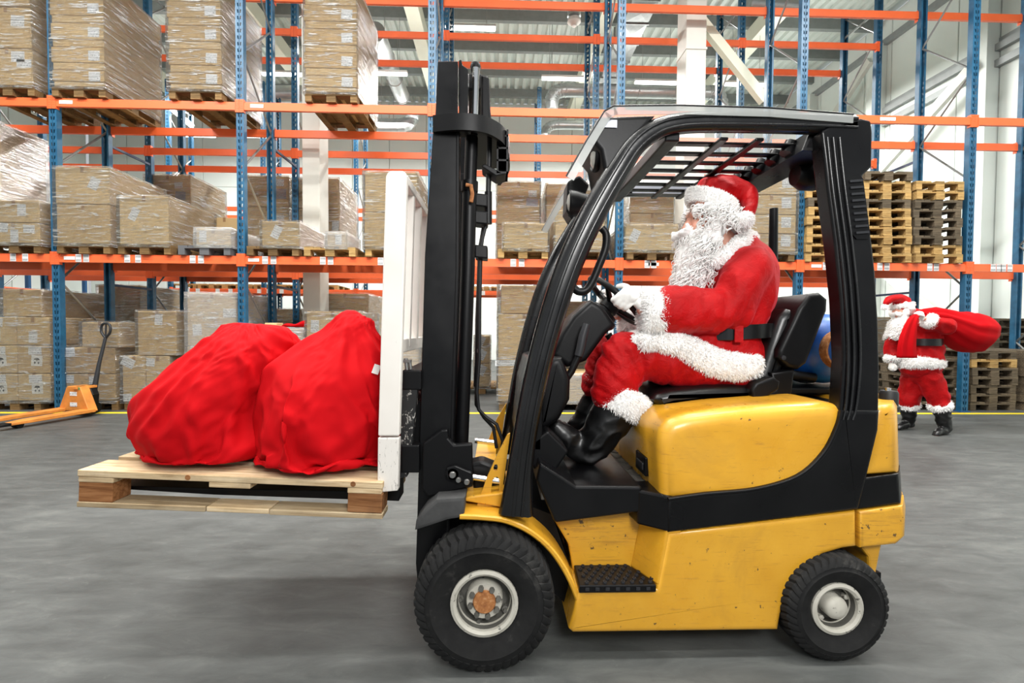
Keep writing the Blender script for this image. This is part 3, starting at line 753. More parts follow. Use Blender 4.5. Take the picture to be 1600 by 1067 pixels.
# upper level, from the left
load('the tall upper stack at the left edge', YF, FB, [(140, 85, (-22, 57)), (85, 24, (-22, 56)), (24, -30, (-22, 55))], seed=2, stick={0: [(.72, .78, .2, .16, 'sticker'), (.84, .6, .22, .12, 'sticker')], 1: [(.74, .66, .2, .16, 'sticker')]})
load('the upper stack right of the first post', YF, FB, [(145, 120, (89, 168)), (120, 86, (88, 168)), (86, 51, (88, 168)), (51, 16, (87, 168)), (16, -20, (87, 168))], lid=True, seed=3, stick=bst)
load('the upper stack left of the second post', YF, FB, [(145, 120, (269, 349)), (120, 85, (269, 349)), (85, 50, (268, 348)), (50, 15, (267, 348)), (15, -20, (267, 348))], lid=True, seed=4, stick=bst)
load('the upper stack nearest the mast', YF, FB, [(145, 120, (479, 558)), (120, 85, (478, 558)), (85, 50, (478, 558)), (50, 15, (478, 558)), (15, -20, (478, 558))], lid=True, seed=5, stick=bst)
# middle level, from the left
load('the big load cut by the left edge', YF, FA, [(383, 290, (-125, -40)), (290, 186, (-125, -40))], seed=6)
load('the low middle stack at the left edge', YF, FA, [(383, 352, (-20, 63)), (352, 318, (-18, 63))], seed=7, stick={0: [(.3, .75, .16, .14, 'sticker'), (.52, .35, .12, .2, 'sticker'), (.8, .7, .17, .12, 'sticker')], 1: [(.66, .55, .13, .18, 'sticker')]})
load('the tall load right of the first post', YF, FA, [(384, 324, (89, 173)), (324, 268, (88, 173))], seed=8, stick={1: [(.72, .55, .15, .18, 'tilt')]})
load('the wide load left of the small white box', YF, FA, [(384, 310, (187, 264))], seed=9, stick={0: [(.3, .62, .12, .2, 'tilt')]})
load('the small white load by the second post', YF, FA, [(383, 356, (306, 361))], pal='plastic', pal_px=(272, 366), wrap='milky', depth=1.0, seed=10, stick={0: [(.2, .5, .11, .18, 'sticker')]})
load('the low load right of the second post', YF, FA, [(384, 345, (409, 467))], pal_px=(386, 466), seed=11, depth=1.1, stick={0: [(.4, .55, .13, .2, 'tilt')]})
load('the little load beside the pale column', YF, FA, [(383, 360, (511, 541))], pal_px=(474, 556), pal='wood', wrap='milky', depth=.7, seed=12, stick={0: [(.6, .5, .1, .16, 'sticker')]})
load('the tall load behind the white backrest', YF, FA, [(384, 330, (569, 652)), (330, 268, (570, 652))], pal='wood', seed=13, stick={})
load('the low box right of the mast', YF, FA, [(384, 343, (787, 856))], pal_px=(776, 858), pal='wood', seed=14, stick={})
load('the wrapped box behind the windscreen pillar', YF, FA, [(384, 322, (867, 945))], seed=15)
load('the box seen through the cab', YF, FA, [(388, 346, (977, 1060))], seed=16, stick={0: [(.17, .55, .13, .2, 'tilt')]})
load('the stack behind the seated driver', YF, FA, [(392, 363, (1164, 1243)), (363, 333, (1164, 1243)), (333, 302, (1164, 1243)), (302, 270, (1164, 1243))], seed=17, stick={i: [(.8, .6, .16, .17, 'sticker')] for i in range(4)})
# middle level of the second row
YS = 9.62
load('the distant load above the wide load', YS, FA, [(405, 350, (228, 299)), (350, 272, (228, 299))], seed=18, stick={1: [(.74, .8, .16, .12, 'sticker'), (.78, .6, .2, .16, 'labelgrey')]})
load('the distant low carton left of the second post', YS, FA, [(405, 335, (330, 372))], seed=19, depth=1.0, stick={}, wrap=None)
load('the distant load right of the second post', YS, FA, [(405, 318, (383, 452)), (318, 271, (383, 452))], seed=20, stick={0: [(.8, .8, .16, .12, 'sticker')], 1: [(.8, .78, .16, .14, 'sticker'), (.83, .42, .2, .2, 'labelgrey')]})
load('the distant load right of the pale column', YS, FA, [(405, 320, (462, 530)), (320, 273, (462, 529))], seed=21, stick={0: [(.92, .7, .14, .2, 'sticker')]})
load('the distant tall load right of the mast', YS, FA, [(405, 340, (776, 843)), (340, 274, (776, 843))], seed=22, stick={0: [(.8, .82, .17, .12, 'sticker'), (.8, .7, .2, .1, 'labelgrey')], 1: [(.83, .72, .17, .14, 'sticker'), (.82, .52, .24, .16, 'labelgrey')]})
load('the distant load behind the windscreen pillar', YS, FA, [(405, 335, (853, 925)), (335, 276, (853, 925))], seed=23, stick={})
load('the distant load seen through the cab', YS, FA, [(405, 320, (984, 1052)), (320, 278, (984, 1052))], seed=24, stick={})
# empty pallets stacked on the middle level at the right
for nm, xa, xb, nlay, zb in (('left', 1259, 1336, 10, 0), ('middle', 1346, 1424, 10, 0), ('right', 1427, 1503, 9, 0)):
    xc = (W(xa, 400, YF).x+W(xb, 400, YF).x)/2
    for i in range(nlay):
        dark = (nm == 'middle' and i in (6, 9)) or (nm == 'right' and i in (2, 3, 4, 5, 6)) or (nm == 'left' and i == 6)
        pallet('grey' if dark else 'wood', xc+RND.uniform(-.015, .015), YF+.6+RND.uniform(-.02, .02), FA+i*.147,
               '%s pallet from the bottom in the %s empty stack on the shelf' % (ORD[i], nm), RND.uniform(-.012, .012), 'empty pallets on the shelf')
# ground level
YG = 7.66
CARE = {i: [(.55, .8, .2, .13, 'sticker'), (.6, .45, .17, .17, 'care')] for i in range(12)}
CARE[4] = [(.5, .8, .2, .14, 'sticker'), (.4, .35, .24, .2, 'sticker')]; CARE[5] = [(.5, .28, .13, .18, 'sticker')]; CARE[6] = []
load('the ground stack left of the first post', YG, 0, [(625, 583, (-40, 23, 75)), (583, 540, (-40, 23, 75)), (540, 497, (-40, 23, 75)), (497, 455, (2, 63))], seed=25, stick=CARE, group='brown cartons on the ground')
load('the ground stack right of the first post', YG, 0, [(625, 583, (97, 177)), (583, 543, (97, 177)), (543, 504, (125, 183))], seed=26, stick={0: [(.1, .8, .13, .13, 'sticker'), (.56, .75, .12, .13, 'sticker')], 1: [(.12, .82, .14, .14, 'sticker')]}, group='brown cartons on the ground')
load('the ground stack behind the left sack', YG, 0, [(625, 555, (188, 225, 263)), (553, 484, (213, 274))], seed=27, stick={0: [(.25, .85, .2, .15, 'tilt'), (.2, .08, .13, .12, 'sticker')], 1: [(.2, .85, .13, .13, 'sticker'), (.25, .08, .13, .12, 'sticker')], 2: [(.55, .8, .12, .18, 'sticker')]}, group='brown cartons on the ground')
load('the ground stack left of the second post', YG, 0, [(625, 540, (290, 368)), (540, 458, (291, 369))], seed=28, wrap='milky', stick={1: [(.2, .3, .14, .18, 'sticker'), (.86, .62, .2, .14, 'sticker')]}, group='brown cartons on the ground')
load('the low ground load between the sacks', YG, 0, [(625, 565, (389, 472)), (565, 512, (389, 472))], seed=29, wrap='milky', stick={1: [(.8, .7, .17, .15, 'sticker')]}, group='brown cartons on the ground')
load('the ground load behind the right sack', YG, 0, [(625, 555, (478, 560)), (555, 485, (478, 560))], seed=30, stick={1: [(.16, .66, .13, .2, 'sticker')]}, group='brown cartons on the ground')
zt = 2.05
load('the ground load just behind the backrest', YG, 0, [(625, 590, (604, 655)), (590, 532, (604, 655))], seed=31, wrap='milky', stick={}, group='brown cartons on the ground')
load('the ground stack beside the windscreen pillar', YG, 0, [(625, 557, (779, 860)), (557, 487, (779, 860)), (487, 442, (783, 858))], seed=32, stick={0: [(.3, .9, .6, .1, 'sticker')]}, group='brown cartons on the ground')
load('the low ground load seen through the cab', YG, 0, [(625, 582, (872, 950))], seed=33, wrap='milky', stick={}, group='brown cartons on the ground')
load('the far ground load above the pallet truck', YS, 0, [(590, 530, (100, 160, 218)), (530, 466, (152, 218)), (466, 436, (152, 218))], seed=34, stick={1: [(.3, .5, .2, .2, 'sticker'), (.75, .6, .2, .2, 'sticker')]}, group='brown cartons on the ground')
load('the far ground load left of the pale column', YS, 0, [(590, 530, (395, 470)), (530, 470, (395, 470))], seed=35, stick={1: [(.55, .4, .16, .14, 'sticker')]}, group='brown cartons on the ground')
load('the far ground load under the pale column beams', YS, 0, [(590, 520, (502, 575)), (520, 446, (502, 575))], seed=36, stick={}, group='brown cartons on the ground')
load('the narrow far stack right of the mast', YS, 0, [(595, 558, (742, 766)), (558, 515, (742, 766))], seed=37, depth=.8, stick={0: [(.5, .7, .14, .2, 'tilt')], 1: [(.5, .3, .14, .2, 'tilt'), (.45, .8, .12, .2, 'tilt')]}, group='brown cartons on the ground')
load('the far ground load seen through the cab', YS, 0, [(590, 520, (880, 950)), (520, 455, (880, 950))], seed=38, stick={}, group='brown cartons on the ground')
load('the far ground load behind the standing figure', YS, 0, [(590, 530, (1372, 1440)), (530, 476, (1372, 1440))], seed=39, stick={}, group='brown cartons on the ground')
# small open box and red cloth lying on the low load between the sacks
zl = .146+(625-512)*YG/FOC+.02
a, b = W(413, 505, YG+.15), W(432, 505, YG+.15)
carton(a.x, b.x, YG+.15, YG+.4, zl, zl+.075, 'flat little tan box on top of the low white load', 'small boxes', [], tape=False)
mb = MB(); rg = []
a, b = W(438, 505, YG+.2), W(476, 505, YG+.2)
for i in range(15):
    t_ = i/14; x = a.x+(b.x-a.x)*t_; h = .03+.07*t_+.02*math.sin(t_*9)
    rg.append([(x, YG+.3+(.02+.14*math.sin(PI*min(1, t_+.1)))*math.cos(q), zl+max(0, h*(.5+.5*math.sin(q)))) for q in np.linspace(0, 2*PI, 10, endpoint=False)])
o = mb.loft(rg).build('red_cloth', M['sack'], None, smooth=180); tag(o, 'crumpled red cloth left lying on the low white load', 'cloth')
# stacked grey pallets on the ground at the right
for nm, xa, xb, Y, nl in (('front', 1514, 1592, 7.68, 7), ('rear', 1546, 1616, 9.0, 11), ('edge', 1598, 1676, 7.7, 7), ('inner', 1426, 1502, 7.75, 6)):
    xc = (W(xa, 600, Y).x+W(xb, 600, Y).x)/2
    for i in range(nl):
        pallet('wood' if (nm == 'front' and i == 5) else 'grey', xc+RND.uniform(-.02, .02), Y+.6+RND.uniform(-.02, .02), i*.146,
               '%s pallet from the floor in the %s' % (ORD[i], {'front': 'dark stack right of the last post', 'rear': 'taller dark stack at the right wall', 'edge': 'dark stack cut by the right edge', 'inner': 'dark stack behind the standing figure'}[nm]),
               RND.uniform(-.015, .015), 'dark pallets on the ground')
# pallets standing on the far rack
for k, px in enumerate((285, 330, 372, 418, 462, 506, 715, 760)):
    p = W(px, 440, 14.2)
    pallet('wood', p.x, 14.8, ZA+.066, 'yellow pallet far off on the distant beam, %s from the left' % ORD[k], 0, 'pallets on the far rack')
# ------------------------------------------------------------------ the forklift
YN, YFS = 1.855, 2.85
def P2(pts, Y): return [(W(x, y, Y).x, W(x, y, Y).z) for x, y in pts]
def P3(pts, Y): return [W(x, y, Y) for x, y in pts]
def smooth_path(P, wd, k=4):
    out, ow = [], []
    for i in range(len(P)-1):
        p0, p1, p2, p3 = P[max(i-1, 0)], P[i], P[i+1], P[min(i+2, len(P)-1)]
        for j in range(k):
            t = j/k
            out.append(.5*((2*p1)+(p2-p0)*t+(2*p0-5*p1+4*p2-p3)*t*t+(3*p1-p0-3*p2+p3)*t**3)); ow.append(wd[i]*(1-t)+wd[i+1]*t)
    return out+[P[-1]], ow+[wd[-1]]
def pxm(n, Y): return n*Y/FOC
FK = thing('forklift', 'yellow and black counterbalance forklift with a roof guard, driven by a seated person', 'forklift', (W(1030, 1000, 2.4).x, 2.4, 0))
# --- wheels
def wheel(name, px, py, Yf, R, w, rb, lugs, rear=False, far=False):
    c = W(px, py, 1.832 if rear else 1.815); cx, cz = c.x, R; s = -1 if far else 1
    y0 = Yf
    rings = []; n = lugs*4
    prof = [(rb, .035, 0), (rb+.012, .02, 0), (R*.6, .006, 0), (R*.74, .0, 0), (R*.755, -.002, 0), (R*.77, .0, 0), (R*.83, .003, 0), (R*.835, .0, .25), (R*.92, .008, 1), (R*.975, .02, 1), (R, .042, .9), (R*1.0, w/2, .3), (R, w-.05, .8), (R*.94, w-.012, 1), (R*.7, w, 0), (rb, w-.03, 0)]
    for (r, a, g) in prof:
        rg = []
        for k in range(n):
            t = 2*PI*k/n+.09*math.sin(a*60)*g; rr = r*(1-(.05 if not rear else .042)*g) if k % 4 == 0 else r
            rg.append((cx+rr*math.cos(-t), y0+s*a, cz+rr*math.sin(-t)))
        rings.append(rg)
    t = MB().loft(rings, cap=False).build('tyre', M['rubber'], FK, smooth=28)
    def L(prof, nm, mt, n=40, sm=40): return MB().lathe([(r, s*a) for r, a in prof], (cx, y0, cz), 'y', n, cap=prof[-1][0] == 0 and nm != 'wheel_disc').build(nm, M[mt], t, smooth=sm)
    L([(rb-.004, .06), (rb+.008, .034), (rb+.006, .018), (rb-.006, .013), (rb-.016, .02), (rb-.02, .05), (rb-.024, .06)], 'rim', 'rim')
    if not rear:
        L([(rb-.02, .03), (rb-.022, .075), (rb-.032, .09), (.055, .085), (.001, .085)], 'wheel_disc', 'wheeldisc')
        L([(.072, .1), (.072, .045), (.068, .038), (.04, .038), (.0, .038)], 'hub_flange', 'rim')
        L([(.045, .04), (.045, .03), (.041, .025), (.0, .025)], 'hub_cap', 'rust', 24)
        for k in range(8):
            a = 2*PI*(k+.3)/8; MB().lathe([(.0105, .04), (.0105, .022), (.0, .022)], (cx+.056*math.cos(a), y0, cz+.056*math.sin(a)), 'y', 6).build('flange_bolt', M['wheeldisc'], t)
        for k in range(5):
            a = 2*PI*(k+.55)/5; MB().lathe([(.014, .09), (.014, .07), (.009, .068), (.008, .055), (0, .055)], (cx+.097*math.cos(a), y0, cz+.097*math.sin(a)), 'y', 8).build('wheel_nut', M['wheeldisc'], t)
    else:
        L([(rb-.02, .03), (rb-.024, .085), (.06, .075), (.05, .075), (.001, .075)], 'wheel_disc', 'wheeldisc')
        L([(.047, .078), (.046, .03), (.04, .018), (.022, .01), (0, .008)], 'hub_cap', 'rim', 24, 60)
        for k in range(5):
            a = 2*PI*(k+.3)/5; MB().lathe([(.012, .08), (.012, .06), (.0, .056)], (cx+.07*math.cos(a), y0, cz+.07*math.sin(a)), 'y', 6).build('wheel_nut', M['rim'], t)
    return t
M['wheeldisc'] = plain('dusty_grey_wheel_disc', (96, 94, 88), .7, 0, .3, 14)
wheel('front', 757, 935, 1.772, .276, .2, .125, 46)
wheel('rear', 1307, 952, 1.805, .218, .17, .1, 40, rear=True)
wheel('front', 757, 935, 2.95, .277, .2, .125, 46, far=True)
wheel('rear', 1306, 953, 2.9, .222, .17, .1, 40, rear=True, far=True)
# --- chassis
arch = [(1217, 986), (1221, 962), (1229, 935), (1242, 908), (1262, 884), (1288, 867), (1318, 858), (1340, 855)]
_a = arch
low = [(1043, 833), (1339, 798)]+arch[::-1]+[(895, 990), (889, 984), (897, 955), (902, 922), (1026, 920)]
MB().pillow(P2(low, YN), YN, YFS, .018, 3).build('side_skirt', M['yellow'], FK, smooth=32)
rc = YN+.155        # depth of the step recess
MB().prism(P2([(868, 829), (1048, 806), (1048, 925), (905, 925), (897, 878)], YN), rc, YFS-.15).build('recess_panel', M['wornyellow'], FK, bevel=.008)
a, b = W(998, 830, rc), W(1044, 833, YN); zt, zb = W(1040, 826, YN).z, W(1028, 915, YN).z
x_in_top, x_in_bot = W(1001, 813, rc).x, W(985, 878, rc).x
x_o_top, x_o_bot = W(1043, 832, YN).x, W(1028, 906, YN).x
vs = [(x_in_bot, rc, zb), (x_o_bot, YN+.004, zb), (x_o_bot+.06, YN+.004, zb), (x_o_bot+.06, rc, zb), (x_in_top, rc, zt), (x_o_top, YN+.004, zt), (x_o_top+.06, YN+.004, zt), (x_o_top+.06, rc, zt)]
MB().add(vs, [(0, 3, 2, 1), (4, 5, 6, 7), (0, 1, 5, 4), (1, 2, 6, 5), (2, 3, 7, 6), (3, 0, 4, 7)]).build('recess_cheek', M['yellow'], FK, bevel=.006)
zs = W(960, 912, YN).z
st = MB().prism([(W(904, 912, YN).x, YN-.012), (W(1024, 912, YN).x, YN-.012), (W(1024, 912, YN).x, YN+.02), (W(981, 880, rc).x, rc), (W(897, 880, rc).x, rc)], zs-.03, zs, axis='z').build('step', M['plastic'], FK, bevel=.004)
mb = MB(); rr = random.Random(3)
for j in range(6):
    y = YN+.01+j*.026
    for i in range(8-j//2):
        x = W(912, 912, YN).x+.014+i*.037+(.018 if j % 2 else 0)-j*.002
        mb.lathe([(.009, 0), (.008, .006), (.0045, .006), (.004, .001), (0, .001)], (x, y, zs), 'z', 8)
for i in range(7):
    x = W(912, 918, YN).x+.012+i*.041
    mb.cbox((x, YN-.013, zs-.014), (.016, .004, .012))
mb.build('tread_stud', M['darkplastic'], st, kind='stuff')
# inside of the front wheel arch, seen black behind the tyre
MB().prism(P2([(655, 800), (790, 800), (870, 830), (903, 925), (897, 985), (870, 960), (700, 900)], YN), YN+.17, YFS-.2).build('wheel_well', M['plastic'], FK)
MB().prism(P2([(1230, 800), (1400, 800), (1395, 870), (1330, 900), (1240, 930)], YN), YN+.2, YFS-.2).build('rear_wheel_well', M['plastic'], FK)
MB().cbox((W(1306, 953, 2.2).x, 2.4, .222), (.1, .8, .1)).build('steer_axle', M['plastic'], FK)
MB().cbox((W(757, 935, 2.2).x, 2.4, .277), (.16, .8, .16)).build('drive_axle', M['plastic'], FK)
# fender: yellow arch lip, black rubber mudguard in front of it
fa = [(722, 789), (760, 791), (792, 796), (826, 812), (856, 838), (880, 874), (896, 912), (899, 924)]
MB().sweep(smooth_path(P3(fa, 1.99), [1]*len(fa))[0], .022, .26).build('fender', M['yellow'], FK, smooth=35)
MB().prism(P2([(724, 787), (800, 800), (800, 772), (727, 781)], 1.92), 1.95, 2.25).build('fender_deck', M['yellow'], FK, bevel=.006)
MB().pillow(P2([(648, 829), (650, 814), (664, 795), (682, 779), (727, 776), (725, 808), (700, 812), (670, 822)], 1.87), 1.865, 2.14, .012, 2).build('mudguard', M['dirtyplastic'], FK, smooth=35)
MB().plate(P2([(745, 790), (781, 790), (790, 730), (797, 677), (793, 679), (776, 712), (760, 748)], 1.97), [P2([(773, 725), (777, 725), (778, 730), (776, 735), (772, 735), (771, 730)], 1.97), P2([(770, 748), (777, 744), (781, 750), (779, 772), (774, 779), (768, 778), (767, 765)], 1.97)], 1.965, 1.985).build('tilt_bracket', M['yellow'], FK)
MB().prism(P2([(745, 790), (781, 790), (797, 677), (776, 712)], 1.97), 2.78, 2.8).build('tilt_bracket', M['yellow'], FK)
MB().box((W(745, 705, 2.7).x, 2.3, W(745, 712, 2.7).z), (W(775, 705, 2.7).x, 2.8, W(745, 700, 2.7).z)).build('cross_plate', M['yellow'], FK)
# --- black sill band and floor
def fine(pts, k=5):
    out = []
    for i in range(len(pts)-1):
        p0, p1, p2, p3 = [Vector(pts[j]) for j in (max(i-1, 0), i, i+1, min(i+2, len(pts)-1))]
        for j in range(k):
            t = j/k; q = .5*((2*p1)+(p2-p0)*t+(2*p0-5*p1+4*p2-p3)*t*t+(3*p1-p0-3*p2+p3)*t**3); out.append((q.x, q.y))
    return out+[tuple(pts[-1])]
sweep_edge = fine([(1043, 778), (1100, 770), (1180, 762), (1245, 742), (1285, 706), (1306, 666), (1313, 640)])
MB().pillow(P2(sweep_edge+[(1374, 640), (1372, 672), (1354, 746), (1341, 796), (1043, 832)], YN), YN-.006, YFS+.006, .014, 3).build('sill_band', M['black'], FK, smooth=32)
yb2 = YN+.1
MB().prism(P2([(846, 730), (905, 768), (1012, 769), (1010, 811), (870, 829), (840, 760)], YN), yb2-.03, YFS-.1).build('floor_side', M['black'], FK, bevel=.012, seg=3)
q0, q1 = W(998, 770, yb2), W(1044, 778, YN)
MB().prism([(W(996, 790, yb2-.03).x, yb2-.028), (W(1044, 790, YN).x, YN-.003), (W(1060, 790, YN).x, YN+.02), (W(1060, 790, YN).x, yb2+.1), (W(990, 790, yb2-.03).x, yb2+.1)], W(1040, 831, YN).z, W(1040, 775, YN).z, axis='z').build('band_corner', M['black'], FK, bevel=.01)
zm = W(950, 767, yb2).z
mt = MB().box((W(845, 730, yb2).x, yb2-.02, zm-.03), (W(1037, 777, YN).x+.02, YFS-.03, zm)).build('floor_mat', M['mat_'], FK, bevel=.004)
mb = MB()
for i in range(7):
    for j in range(7):
        x, y = W(880, 730, yb2).x+i*.062, yb2+.015+j*.1
        mb.cbox((0, 0, 0), (.05, .012, .005), mat=Matrix.Translation((x, y, zm+.002)) @ Matrix.Rotation(.7 if (i+j) % 2 else -.7, 4, 'Z'))
mb.build('mat_ridge', M['mat_'], mt, kind='stuff')
# --- hood
hood = [(1036, 785), (1031, 700), (1035, 672), (1050, 657), (1080, 648), (1140, 640), (1230, 633), (1293, 629), (1330, 636), (1330, 785)]
hd = MB().pillow(P2(hood, YN), YN+.0, YFS, .055, 7).build('hood', M['yellow'], FK, smooth=40)
MB().sweep(P3([(x+1, y+1.5) for x, y in sweep_edge], YN-.008), .012, .02).build('hood_gasket', M['plastic'], FK, smooth=40)
xh = W(1031, 700, YN).x; yl = xh*FOC/(1007-778)+.0
zl0, zl1 = W(1007, 737, yl).z, W(1007, 709, yl).z
lt = MB().box((xh-.004, yl-.07, zl0), (xh+.03, yl+.075, zl1)).build('hood_latch', M['plastic'], hd, bevel=.004)
MB().box((xh-.01, yl-.045, zl0+.02), (xh+.0, yl+.05, zl1-.03)).build('latch_lever', M['darkplastic'], FK, bevel=.004)
# --- rear: counterweight in three tiers
def bulged(poly, y0, y1, r, bulge, xcut):
    """tier of the counterweight: rounded rim, and the rear face bows out towards the middle"""
    mb = MB().pillow(poly, y0, y1, r, 3); k = len(poly); n = len(mb.v)//k; half = n//2
    rings = [mb.v[i*k:(i+1)*k] for i in range(n)]; ym, hw = (y0+y1)/2, (y1-y0)/2
    mid = [[(p[0]+(q[0]-p[0])*t, p[1]+(q[1]-p[1])*t, p[2]+(q[2]-p[2])*t) for p, q in zip(rings[half-1], rings[half])] for t in np.linspace(0, 1, 11)[1:-1]]
    rings = rings[:half]+mid+rings[half:]
    out = [[(x+(bulge*max(0, 1-((y-ym)/hw)**2) if x > xcut else 0), y, z) for x, y, z in rg] for rg in rings]
    return MB().loft(out)
xc = W(1388, 700, YN).x
bulged(P2([(1352, 746), (1370, 672), (1372, 642), (1380, 635), (1396, 633), (1402, 642), (1405, 742)], YN), YN+.01, YFS-.01, .03, .26, xc-.02).build('counterweight_top', M['yellow'], FK, smooth=40)
bulged(P2([(1345, 748), (1405, 740), (1408, 788), (1341, 797)], YN), YN+.004, YFS, .01, .26, xc).build('counterweight_band', M['black'], FK, smooth=40)
bulged(P2([(1342, 799), (1409, 789), (1412, 806), (1411, 838), (1398, 850), (1344, 856)], YN), YN-.004, YFS, .012, .26, xc).build('counterweight', M['wornyellow'], FK, smooth=40)
MB().prism(P2([(1346, 855), (1396, 850), (1383, 915), (1374, 912), (1372, 880), (1360, 864)], YN), YN+.05, YFS-.05).build('tail_apron', M['yellow'], FK, bevel=.01)
p = W(1388, 634, 2.03)
MB().lathe([(.042, -.02), (.042, .0), (.036, .004), (.036, .058), (.031, .068), (0, .07)], p, 'z', 24).build('filler_cap', M['cap'], FK, smooth=40)
MB().lathe([(.012, .06), (.012, .08), (0, .082)], (p.x-.005, p.y, p.z), 'z', 10).build('cap_lock', M['chrome'], FK)
# --- overhead guard
gp = [(806, 802), (812, 740), (820, 680), (835, 600), (859, 505), (889, 415), (926, 335), (968, 262), (993, 226), (1025, 203), (1065, 193), (1130, 191), (1250, 193), (1330, 196)]
gw = [.14, .105, .094, .096, .1, .104, .104, .094, .086, .078, .074, .074, .076, .08]
yg = YN+.035
P = P3(gp, yg); NS = []
PS, WS = smooth_path(P, gw)
def guard_side(dy, face):
    o = MB().sweep([p+Vector((0, dy, 0)) for p in PS], WS, .07, bev=.28).build('front_pillar', M['gloss'], FK, smooth=50)
    for off, wdt in ((.012, .014), (-.022, .01)):
        Q = []
        for i, p in enumerate(PS):
            t = (PS[min(i+1, len(PS)-1)]-PS[max(i-1, 0)]).normalized(); b = t.cross(Vector((0, 1, 0))).normalized()
            Q.append(p+b*off+Vector((0, dy+face*.036, 0)))
        MB().sweep(Q, wdt, .008).build('pillar_rib', M['gloss'], o, smooth=50)
guard_side(0, -1); guard_side(YFS-YN-.07, 1)
rp = [(1284, 204), (1300, 193), (1345, 184), (1362, 188), (1364, 205), (1363, 261), (1349, 274), (1358, 335), (1368, 420), (1373, 500), (1375, 580), (1374, 650), (1312, 650), (1318, 560), (1314, 470), (1305, 380), (1293, 290)]
MB().plate(P2(rp, YN), [], YN, YN+.075).build('rear_pillar', M['black'], FK, bevel=.01, seg=3)
rp2 = [(x-14 if x > 1340 else x, y) for x, y in rp]
MB().plate(P2(rp2, YN), [], YFS-.075, YFS).build('rear_pillar', M['black'], FK, bevel=.01, seg=3)
for offp in (3, 12, 22):
    rib = [(1289+offp, 215), (1297+offp, 290), (1309+offp, 380), (1318+offp, 470), (1322+offp, 560), (1319+offp*.9, 630), (1314+offp*.8, 656)]
    R, rw = smooth_path(P3(rib, YN-.004), [.012]*7)
    MB().sweep(R, .011, .014, bev=.4).build('pillar_rib', M['gloss'], FK, smooth=50)
# louvre set into the rear pillar
lv = MB().plate(P2([(1318, 276), (1340, 273), (1347, 280), (1358, 366), (1355, 374), (1337, 374), (1330, 366)], YN), [], YN-.006, YN+.001).build('louvre_frame', M['plastic'], FK)
for k in range(9):
    y = 283+k*10; x = 1324+k*1.25
    MB().prism(P2([(x, y), (x+20, y-1.5), (x+20.5, y+2), (x+.5, y+3.5)], YN), YN-.014, YN-.004).build('louvre_slat', M['darkplastic'], lv)
# roof bars
zr = W(1100, 208, YN+.03).z
xf, xr = .70, W(1300, 208, YN).x
for k in range(7):
    y = YN+.13+k*.112
    MB().box((xf, y, zr-.002), (xr, y+.04, zr+.009)).build('roof_bar', M['black'], FK, bevel=.006)
for px in (1134, 1190):
    x = W(px, 209, YN+.05).x
    MB().box((x-.018, YN+.06, zr-.014), (x+.018, YFS-.06, zr+.0)).build('roof_cross_bar', M['black'], FK, bevel=.005)
MB().box((xf-.03, YN+.04, zr-.03), (xf+.03, YFS-.04, zr+.02)).build('roof_cross_bar', M['black'], FK, bevel=.006)
x0, x1 = W(1256, 215, YN+.05).x, W(1306, 215, YN+.05).x
rb_ = MB().pillow([(x0, zr-.05), (x1, zr-.06), (x1, zr+.04), (x0+.03, zr+.03)], YN+.06, YFS-.06, .012, 2).build('rear_roof_beam', M['black'], FK, smooth=40)
for k in range(6):
    y = YN+.14+k*.112
    MB().tube([(x0-.005, y+.02, zr-.03), (x0+.02, y+.02, zr+.02)], .03, 8).build('beam_lug', M['black'], rb_, smooth=60)
fl = W(1030, 294, YFS-.12)
MB().box((W(988, 300, 2.74).x, 2.735, W(1000, 302, 2.74).z), (W(1082, 300, 2.74).x, 2.745, W(1000, 291, 2.74).z)).build('warning_label', M['labelgrey'], FK)
MB().box((W(981, 300, 2.74).x, 2.735, W(1000, 292, 2.74).z), (W(988, 300, 2.74).x, 2.745, W(1000, 287, 2.74).z)).build('orange_label', M['orangetag'], FK)
MB().box((W(962, 300, 2.78).x, 2.75, W(1000, 304, 2.78).z), (W(1160, 300, 2.78).x, 2.83, W(1000, 288, 2.78).z)).build('roof_rail', M['black'], FK, bevel=.006)
# canopy of smoked clear sheet with a turned-down rim
cp = [(1330, 181), (1200, 171), (1060, 167), (958, 168), (943, 176), (915, 222), (884, 277)]
C = P2(cp, YN)
mb, rim = MB(), MB()
for (a, b) in zip(C, C[1:]):
    d = Vector((b[0]-a[0], b[1]-a[1])).normalized(); nx, nz = -d.y, d.x
    mb.add([(a[0], YN-.01, a[1]), (b[0], YN-.01, b[1]), (b[0], YFS, b[1]), (a[0], YFS, a[1])], [(0, 1, 2, 3)])
    q = [(a[0], a[1]), (b[0], b[1]), (b[0]+nx*.034, b[1]+nz*.034), (a[0]+nx*.034, a[1]+nz*.034)]
    rim.prism(q, YN-.014, YN-.01); rim.prism(q, YFS, YFS+.004)
cn = mb.build('canopy', M['canopy'], FK)
rim.build('canopy_rim', M['rimsheet'], cn)
for y in (YN-.014, YFS+.004): MB().tube([(x, y, z) for x, z in C], .0035, 6).build('edge_seal', M['plastic'], cn)
